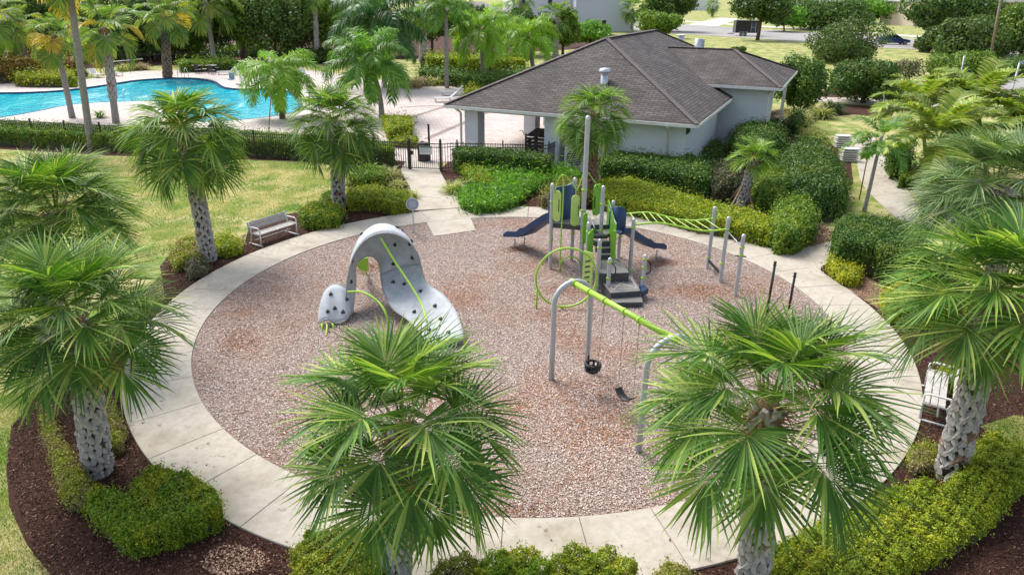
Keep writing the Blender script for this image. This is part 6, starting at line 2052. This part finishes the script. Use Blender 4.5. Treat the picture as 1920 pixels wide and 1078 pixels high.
for k, (px, mt, lab) in enumerate((((790, 160), 'dry_grass', 'tan ornamental grass nearest the deck edge'), ((815, 160), 'liriope', 'pale green ornamental grass left of the slim queen palm'), ((855, 160), 'liriope', 'pale green ornamental grass right of the slim queen palm'), ((260, 132), 'dry_grass', 'tan grass tuft left of the reddish trunk palm'), ((240, 133), 'liriope', 'green grass tuft near the rescue pole'), ((770, 165), 'dry_grass', 'low tan grass at the left end of the ornamental grasses'))):
    strap(lab, px, 1.0, 260, 1.3, .07, mt, spreadr=1.0)
strap('spiky young plant by the near pool edge', (188, 222), .5, 90, 1.0, .05, 'sabal_leaf', spreadr=.15)
# right middle ground plants
for k, (px, lab) in enumerate((((1500, 238), 'pale arching strappy clump nearest the wing of the clubhouse'), ((1535, 222), 'large arching strappy clump on the dark bed'), ((1490, 228), 'smaller strappy clump behind the round glossy shrub'), ((1560, 212), 'dark strappy clump under the topiary trees'))):
    strap(lab, px, 1.2, 300, 1.4, .07, 'liriope' if k < 3 else 'hedge_dark', spreadr=.5)
H_('hedge', 'low pale grasses edging the grass by the huge mounded shrub', [(1500, 240), (1530, 236), (1560, 262), (1540, 268), (1512, 255)], .5, 'liriope', r=.3, leaf=.3, aspect=.15, spread=1.2)
H_('hedge', 'low clipped hedge beside the small parking strip', [(1690, 322), (1760, 318), (1765, 328), (1690, 332)], .6, 'hedge_mid', r=.15)
H_('shrub', 'dark bush under the areca row', [(1720, 300), (1740, 272), (1790, 270), (1810, 300), (1770, 320)], 1.2, 'hedge_dark', r=.8, cat='shrub')
H_('shrub', 'dark bush beside the small green feather palm', [(1665, 272), (1680, 262), (1712, 262), (1715, 285), (1680, 290)], 1.3, 'hedge_dark', r=.9, cat='shrub')
H_('hedge', 'low bright green hedge behind the topiary trees', [(1660, 165), (1700, 160), (1760, 165), (1750, 176), (1670, 178)], .7, 'hedge_mid', r=.3, leaf=.2)
H_('hedge', 'dark clipped hedge by the parked car at the right edge', [(1880, 112), (1920, 106), (1960, 108), (1955, 120), (1890, 124)], 1.3, 'hedge_dark', r=.2, leaf=.2)
H_('hedge', 'clipped hedge under the wing side of the clubhouse', [(1478, 215), (1500, 205), (1510, 214), (1490, 226)], 1.0, 'hedge_dark', r=.4, leaf=.15)

# ------------------------------------------------------------------ broadleaf trees
def tree(name, label, base, crown, rx, rz, mat, n=6000, leaf=.3, trunk_r=.2, lobes=9, flat=1.0, cat='tree', group=None, seed=1, trunk='bark_brown', low=.0, sparse=0.3):
    """crown: centre point; rx plan radius; rz vertical radius; crown of leaf clumps on limbs"""
    rg = np.random.default_rng(seed)
    base = np.array(base, float)
    t = thing(name, label, cat, (base[0], base[1], 0), group=group)
    c = np.array(crown, float) - np.array([base[0], base[1], 0])
    cen = []
    for k in range(lobes):
        a = k * 2.4 + rg.normal(0, .3); q = math.sqrt((k + .5) / lobes) * .72; zz = rg.uniform(-.55, .6) * (1 - q * .5)
        cen.append((c + np.array([rx * q * math.cos(a), rx * q * math.sin(a) * flat, rz * zz]), rg.uniform(.32, .5)))
    mb = MB()
    top = np.array([c[0] * .6, c[1] * .6, max(.4, c[2] - rz * .5)])
    mb.tube([(0, 0, -.1), tuple(top * .5 + [0.03, 0, 0]), tuple(top)], [trunk_r * 1.2, trunk_r, trunk_r * .8], 8)
    for (p, s) in cen:
        m1_ = (top * .9 + p) / 2 + rg.normal(0, .1 * rx, 3) * .5
        mb.tube([tuple(top * .85), tuple(m1_), tuple(p)], [trunk_r * .6, trunk_r * .35, trunk_r * .1], 5, cap=False)
    mb.build('trunk', trunk, t)
    C, Nn = [], []
    per = n // lobes
    for (p, s) in cen:
        u = unit(rg.normal(0, 1, (per, 3)))
        rad = s * (1 - sparse * .5 * rg.random(per) ** 1.0 - .28 * rg.random(per) ** 2)
        u2 = u * rad[:, None]
        # clumpy surface
        cl_ = 1 + .16 * np.sin(u[:, 0] * 7 + p[0] * 3) * np.sin(u[:, 1] * 7 + p[1]) + .10 * np.sin(u[:, 2] * 11 + u[:, 0] * 9)
        u2 *= cl_[:, None]
        C.append(p + u2 * np.array([rx, rx * flat, rz * 1.15])); Nn.append(u)
    C = np.concatenate(C); Nn = np.concatenate(Nn)
    C[:, 2] = np.maximum(C[:, 2], low + .1)
    V, F = leaf_quads(C, Nn, leaf, leaf * .6, .7)
    link('crown', np_mesh('crown', V, F, mat), t)
    return t
def tree_px(label, bp, tp, wpx, hpx, mat, n=5000, leaf=None, lobes=9, name='tree', **k):
    n = int(n * 1.25); lobes = int(lobes * 1.3)
    """base pixel, crown centre pixel, crown half width and half height in pixels"""
    b_ = G(*bp); c = AY(tp[0], tp[1], b_[1])
    dist = np.linalg.norm(c - CAMP) ; s = dist / FPX
    return tree(name, label, b_, c, wpx * s, hpx * s * 1.03, mat, n=n, leaf=leaf or max(.12, dist * .0037), lobes=lobes, **k)
tree_px('round clipped topiary tree close to the clubhouse wing', (1505, 208), (1505, 155), 48, 46, 'hedge_dark', n=16000, lobes=14, leaf=.2, seed=5, name='topiary_tree')
tree_px('wide umbrella shaped topiary tree on bare stems', (1618, 195), (1620, 150), 60, 38, 'hedge_dark', n=16000, lobes=16, leaf=.2, seed=6, name='topiary_tree')
tree_px('rounded olive green tree left of the leaning wooden pole', (1805, 165), (1805, 135), 50, 32, 'tree_mid', n=12000, lobes=12, leaf=.24, seed=7)
tree_px('airy oak on the far lawn in front of the road', (1582, 118), (1582, 84), 62, 42, 'tree_oak', n=13000, lobes=12, leaf=.3, seed=8, sparse=.4)
tree_px('small grey half bare tree on the far lawn', (1692, 160), (1700, 132), 30, 22, 'hedge_grey', n=1500, lobes=7, leaf=.2, seed=9, sparse=1.0, trunk_r=.08)
tree_px('dense oak overlapping the parked trailer', (1420, 76), (1432, 8), 52, 34, 'tree_dark', n=9000, lobes=10, seed=10, trunk_r=.35)
tree_px('dark tree right of the trailer above the road', (1545, 56), (1545, 22), 75, 30, 'tree_dark', n=12000, lobes=12, seed=11)
tree_px('dark oak in front of the beige house', (1790, 90), (1790, 25), 68, 36, 'tree_dark', n=12000, lobes=12, seed=12)
tree_px('loose green tree beside the right road edge', (1830, 105), (1825, 75), 62, 38, 'tree_oak', n=12000, lobes=12, seed=13, sparse=.4)
tree_px('green tree at the right edge above the parked car', (1915, 105), (1915, 55), 50, 48, 'tree_mid', n=9000, lobes=10, seed=14)
tree_px('small dark tree left of the loose roadside tree', (1775, 100), (1770, 78), 35, 25, 'tree_oak', n=6000, lobes=8, seed=15)
tree_px('dark green tree behind the roof vent', (1250, 60), (1255, 8), 52, 26, 'tree_dark', n=8000, lobes=10, seed=16)
tree_px('leafy bush between the fan palm and the road', (1240, 72), (1235, 45), 42, 22, 'tree_mid', n=6000, lobes=9, seed=17, name='bush', cat='shrub')
tree_px('bright green shrubbery in front of the pale blue house', (1470, 60), (1470, 32), 36, 22, 'tree_bright', n=5000, lobes=8, seed=18, name='bush', cat='shrub')
tree_px('bright green bushes between the houses across the road', (1640, 45), (1640, 20), 60, 22, 'tree_bright', n=7000, lobes=10, seed=19, name='bush', cat='shrub')
tree_px('glossy shrub behind the left roof slope', (1105, 90), (1110, 62), 48, 22, 'tree_bright', n=6000, lobes=9, seed=20, name='bush', cat='shrub')
tree_px('small dark shrub peeking over the wing roof', (1385, 98), (1385, 94), 18, 7, 'tree_dark', n=1500, lobes=4, seed=22, name='bush', cat='shrub')
# tree line behind the pool
TL = [(-30, 92, 45), (35, 88, 52), (100, 84, 50), (165, 80, 55), (225, 78, 52), (290, 76, 48), (345, 74, 50), (400, 70, 48), (455, 66, 50), (515, 70, 52), (565, 75, 46), (640, 80, 50), (690, 70, 46), (750, 84, 42), (810, 66, 40), (870, 66, 40), (935, 78, 42), (1000, 84, 40), (1055, 80, 30)]
WD = ['at the far left end', 'behind the pale far left palm', 'behind the yellowing palm', 'behind the smooth grey palm', 'left of the reddish trunk palm', 'behind the reddish trunk palm', 'right of the reddish trunk palm', 'above the patio tables', 'behind the shaggy trunk palm', 'above the lime arching palm', 'left of the tan house', 'under the tan house wall', 'behind the tall blue-green palm', 'left of the shaggy pump yard palm', 'behind the slim queen palm', 'behind the pump yard', 'right of the bright queen palm', 'below the pale two storey house', 'in front of the pale house corner']
for k, (x, y, w_) in enumerate(TL):
    mt = ['tree_oak', 'tree_mid', 'tree_dark', 'tree_mid', 'tree_oak'][k % 5]
    tree_px('tree line tree ' + WD[k], (x, 116 - abs(k - 9) * .5 if k < 12 else 106), (x, y - (34 if k < 12 else 26)), w_, 62 if k < 12 else 36, mt, n=7500, lobes=11, seed=40 + k, group=None, low=.0)
for k, (x, y, lab) in enumerate(((60, 118, 'far left'), (200, 114, 'second from left'), (330, 108, 'third from left'), (480, 104, 'above the lime palm'), (620, 118, 'right end'))):
    tree_px('dense low bush under the tree line, ' + lab, (x, y), (x, y - 10), 80, 16, ['tree_dark', 'tree_mid'][k % 2], n=7000, lobes=14, seed=70 + k, name='bush', cat='shrub', flat=.5)
sheet('woodland_floor', GP([(-500, 150), (-50, 140), (250, 124), (600, 120), (780, 110), (1100, 92), (1180, 70), (1000, 40), (-500, 30)]), 0.018, 'mulch')

# ------------------------------------------------------------------ far houses
def far_house(label, px0, px1, py_base, depth, h, mat, roof=True, wins=(), rz=0.0, roof_mat='roof_far', slope=.4):
    a, b_ = G(px0, py_base), G(px1, py_base)
    a = np.array([a[0], a[1]]); L = float(np.linalg.norm(b_[:2] - a)); b2 = np.array([b_[0], b_[1]])
    t = thing('house', label, 'house', (a[0], a[1], 0), math.atan2(b2[1] - a[1], b2[0] - a[0]) + rz)
    mb = MB(); mb.box((L / 2, depth / 2, h / 2), (L, depth, h)); mb.build('wall', mat, t)
    for (u, z, ww, wh) in wins:
        mb = MB(); mb.box((u * L, -.04, z), (ww + .2, .1, wh + .2)); o = mb.build('window', 'white_paint', t)
        mb = MB(); mb.box((u * L, -.10, z), (ww, .04, wh)); mb.build('pane', 'glass_dark', o)
    if roof:
        e_ = .6; rz_ = h + depth / 2 * slope
        V = [(-e_, -e_, h), (L + e_, -e_, h), (L + e_, depth + e_, h), (-e_, depth + e_, h), (depth / 2, depth / 2, rz_), (L - depth / 2, depth / 2, rz_)]
        mb = MB(); mb.add(V, [(0, 1, 5, 4), (1, 2, 5), (2, 3, 4, 5), (3, 0, 4), (3, 2, 1, 0)]); mb.build('roof', roof_mat, t)
        mb = MB()
        for (p, q) in ((0, 1), (1, 2), (3, 0)): mb.bar(V[p], V[q], .15, .25)
        mb.build('fascia', 'white_paint', t)
    return t
far_house('pale grey two storey house behind the clubhouse roof', 960, 1080, 58, 16, 9, 'stucco_white', wins=((.17, 6.3, 1.0, 1.4), (.58, 6.6, 1.0, 1.8), (.8, 2.2, 1.0, 1.2)))
far_house('grey-blue side wing of the two storey house', 1078, 1180, 60, 16, 8.6, 'stucco', wins=((.02, 1.9, .8, .8), (.52, 2.0, 1.0, 1.2)))
far_house('tan house behind the tall blue-green palm', 575, 690, 60, 12, 6.5, 'stucco_tan', wins=((.3, 3.5, 1.2, 1.4), (.7, 3.5, 1.2, 1.4)))
far_house('house with a white eave at the top edge left of the tan house', 440, 575, 40, 14, 5.2, 'stucco_white', wins=((.5, 3, 1.2, 1.2),))
far_house('house with pinkish porch behind the pump yard', 760, 950, 62, 10, 4.5, 'stucco_white', wins=((.2, 2.5, 1.4, 2.2), (.4, 2.5, 1.4, 2.2), (.6, 2.5, 1.4, 2.2), (.8, 2.5, 1.4, 2.2)), roof_mat='roof_far')
far_house('pale blue house across the road behind the trailer', 1420, 1560, 32, 14, 8, 'stucco_white', wins=((.3, 5, 1.2, 2), (.6, 5, 1.2, 2), (.75, 2, 1.0, 1.5)))
far_house('beige house across the road at the upper right', 1712, 1960, 50, 16, 7, 'stucco_tan', wins=((.75, 4.5, 1.4, 1.4),))
far_house('white house at the top edge above the driveway', 1270, 1345, 20, 12, 7, 'stucco_white', wins=((.5, 3, 1.2, 1.5),))

# ------------------------------------------------------------------ vehicles and poles
def car(label, px, rz, body='car_blue', s=1.0, name='parked_car', cat='car', suv=False):
    g = G(*px); t = thing(name, label, cat, (g[0], g[1], .03), rz)
    t.scale = (s, s, s)
    # stations along x: (x, half width, bottom, belt z)
    hh = .25 if suv else 0
    st = [(-2.3, .62, .45, .72), (-2.22, .80, .32, .88 + hh), (-1.6, .88, .24, .95 + hh), (-.6, .90, .22, .93 + hh), (.6, .90, .22, .90 + hh), (1.5, .88, .24, .80 + hh), (2.1, .78, .3, .66 + hh), (2.32, .58, .42, .55 + hh)]
    V, F = [], []
    for (x, w_, zb, zt) in st:
        V += [(x, -w_ * .95, zb), (x, -w_, (zb + zt) / 2), (x, -w_ * .9, zt), (x, w_ * .9, zt), (x, w_, (zb + zt) / 2), (x, w_ * .95, zb)]
    for i in range(len(st) - 1):
        for j in range(6):
            F.append((i * 6 + j, i * 6 + (j + 1) % 6, (i + 1) * 6 + (j + 1) % 6, (i + 1) * 6 + j))
    F += [tuple(reversed(range(6))), tuple((len(st) - 1) * 6 + j for j in range(6))]
    mb = MB(); mb.add(V, F, True); mb.build('body', body, t)
    ro = 1.38 + hh * 1.4
    cab = [(-1.75, .80, .9 + hh), (-1.05, .66, ro), (.15, .66, ro + .02), (1.05, .80, .86 + hh)]
    def cabin(inset, mat, nm, z_in):
        V = []
        for (x, w_, z) in cab:
            V += [(x * (1 - inset * .5), -w_ + inset * .2, z), (x * (1 - inset * .5), w_ - inset * .2, z)]
        b0_ = [(-1.75, -.80, .85 + hh), (-1.75, .80, .85 + hh), (1.05, -.8, .84 + hh), (1.05, .8, .84 + hh)]
        V += [(-1.0, -.82, .88 + hh), (-1.0, .82, .88 + hh), (.15, -.82, .88 + hh), (.15, .82, .88 + hh)]
        F = [(0, 2, 3, 1), (2, 4, 5, 3), (4, 6, 7, 5), (0, 8, 2), (2, 8, 10, 4), (4, 10, 6), (1, 3, 9), (3, 5, 11, 9), (5, 7, 11)]
        m_ = MB(); m_.add(V, F); return m_.build(nm, mat, t)
    gl = cabin(0, 'glass_dark', 'windows', 0)
    mb = MB(); mb.add([(-1.08, -.64, ro + .012), (.18, -.64, ro + .03), (.18, .64, ro + .03), (-1.08, .64, ro + .012)], [(0, 1, 2, 3)])
    for s_ in (-1, 1):
        mb.bar((-1.75, s_ * .81, .9 + hh), (-1.05, s_ * .67, ro), .07, .05); mb.bar((.15, s_ * .67, ro + .01), (1.05, s_ * .81, .86 + hh), .06, .04); mb.bar((-.4, s_ * .83, .9 + hh), (-.4, s_ * .67, ro), .06, .04)
    mb.build('roof', body, t)
    for x in (-1.42, 1.42):
        for s_ in (-1, 1):
            mb = MB(); mb.tube([(x, s_ * .72, .33), (x, s_ * .91, .33)], .33, 18); w1_ = mb.build('wheel', 'tyre', t)
            mb = MB(); mb.tube([(x, s_ * .90, .33), (x, s_ * .925, .33)], .22, 14); mb.build('rim', 'rim_metal', w1_)
    for s_ in (-1, 1):
        mb = MB(); mb.box((2.18, s_ * .6, .62 + hh), (.16, .28, .1), bev=.02); mb.build('headlight', 'white_paint', t)
        mb = MB(); mb.box((-2.24, s_ * .62, .75 + hh), (.1, .28, .12), bev=.02); mb.build('taillight', 'red_brick_paint', t)
        mb = MB(); mb.box((.65, s_ * .98, .95 + hh), (.16, .16, .1), bev=.02); mb.build('mirror', body, t)
    return t
car('dark blue car driving on the far road', (1673, 84), R(-7), 'car_blue', 1.25, name='car')
car('dark parked car cut off by the right edge', (1925, 142), R(172), 'car_dark', 1.05, suv=True)
g = G(1398, 68)
tl = thing('cargo_trailer', 'black enclosed cargo trailer parked on the far road', 'trailer', (g[0], g[1], .03), R(-4))
mb = MB(); mb.box((0, 0, 1.95), (5.4, 2.3, 2.6), bev=.08); bd = mb.build('trailer_body', 'trailer_black', tl)
mb = MB(); mb.bar((-2.75, -1.2, 3.25), (2.75, -1.2, 3.25), .08, .12); mb.bar((-2.72, -1.2, .65), (-2.72, -1.2, 3.25), .1, .1); mb.bar((2.72, -1.2, .65), (2.72, -1.2, 3.25), .1, .1); mb.build('trim', 'galvanised', bd)
mb = MB(); mb.box((1.2, -1.17, 1.8), (.9, .06, 1.9)); dr = mb.build('side_door', 'step_face', tl)
mb = MB(); mb.box((1.2, -1.21, 1.8), (.98, .03, .06)); mb.bar((.72, -1.2, .85), (.72, -1.2, 2.75), .06, .05); mb.bar((1.68, -1.2, .85), (1.68, -1.2, 2.75), .06, .05); mb.build('door_frame', 'galvanised', dr)
for x in (-1.3, -.45):
    mb = MB(); mb.tube([(x, -1.25, .38), (x, -1.0, .38)], .38, 16); w1_ = mb.build('wheel', 'tyre', tl)
    mb = MB(); mb.tube([(x, -1.27, .38), (x, -1.24, .38)], .2, 12); mb.build('rim', 'rim_metal', w1_)
mb = MB(); mb.box((-.88, -1.22, .82), (2.0, .2, .08)); mb.build('fender', 'galvanised', tl)
mb = MB(); mb.bar((-2.7, -.9, .5), (-4.0, 0, .45), .1, .12); mb.bar((-2.7, .9, .5), (-4.0, 0, .45), .1, .12); mb.build('hitch', 'black_iron', tl)
def pole(label, b, tp, r, mat, cat='pole'):
    g = G(*b); q = AY(tp[0], tp[1], g[1])
    t = thing('pole', label, cat, g)
    mb = MB(); mb.tube([(0, 0, -.05), tuple(q - g)], [r, r * .8], 8); mb.build('shaft', mat, t)
    mb = MB(); d_ = q - g; mb.tube([tuple(d_), tuple(d_ + np.array([0, 0, r * .6]))], [r * .95, r * .5], 8); mb.build('tip', mat, t)
pole('brown wooden utility pole at the upper right', (1853, 128), (1880, -20), .16, 'wood_pole')
pole('thin pale stake standing in front of the olive green tree', (1790, 200), (1808, 105), .05, 'galvanised')
pole('long thin grey pole rising through the areca palms', (1872, 260), (1912, 118), .07, 'silver_post')
pole('thin dark stake beside the slender palm trunk', (1611, 375), (1634, 256), .03, 'wood_pole')
pole('short grey stake in front of the far white walk', (1656, 222), (1658, 172), .03, 'silver_post')
pole('thin rusty stake standing in the fence hedge', (502, 268), (508, 180), .04, 'wood_pole')
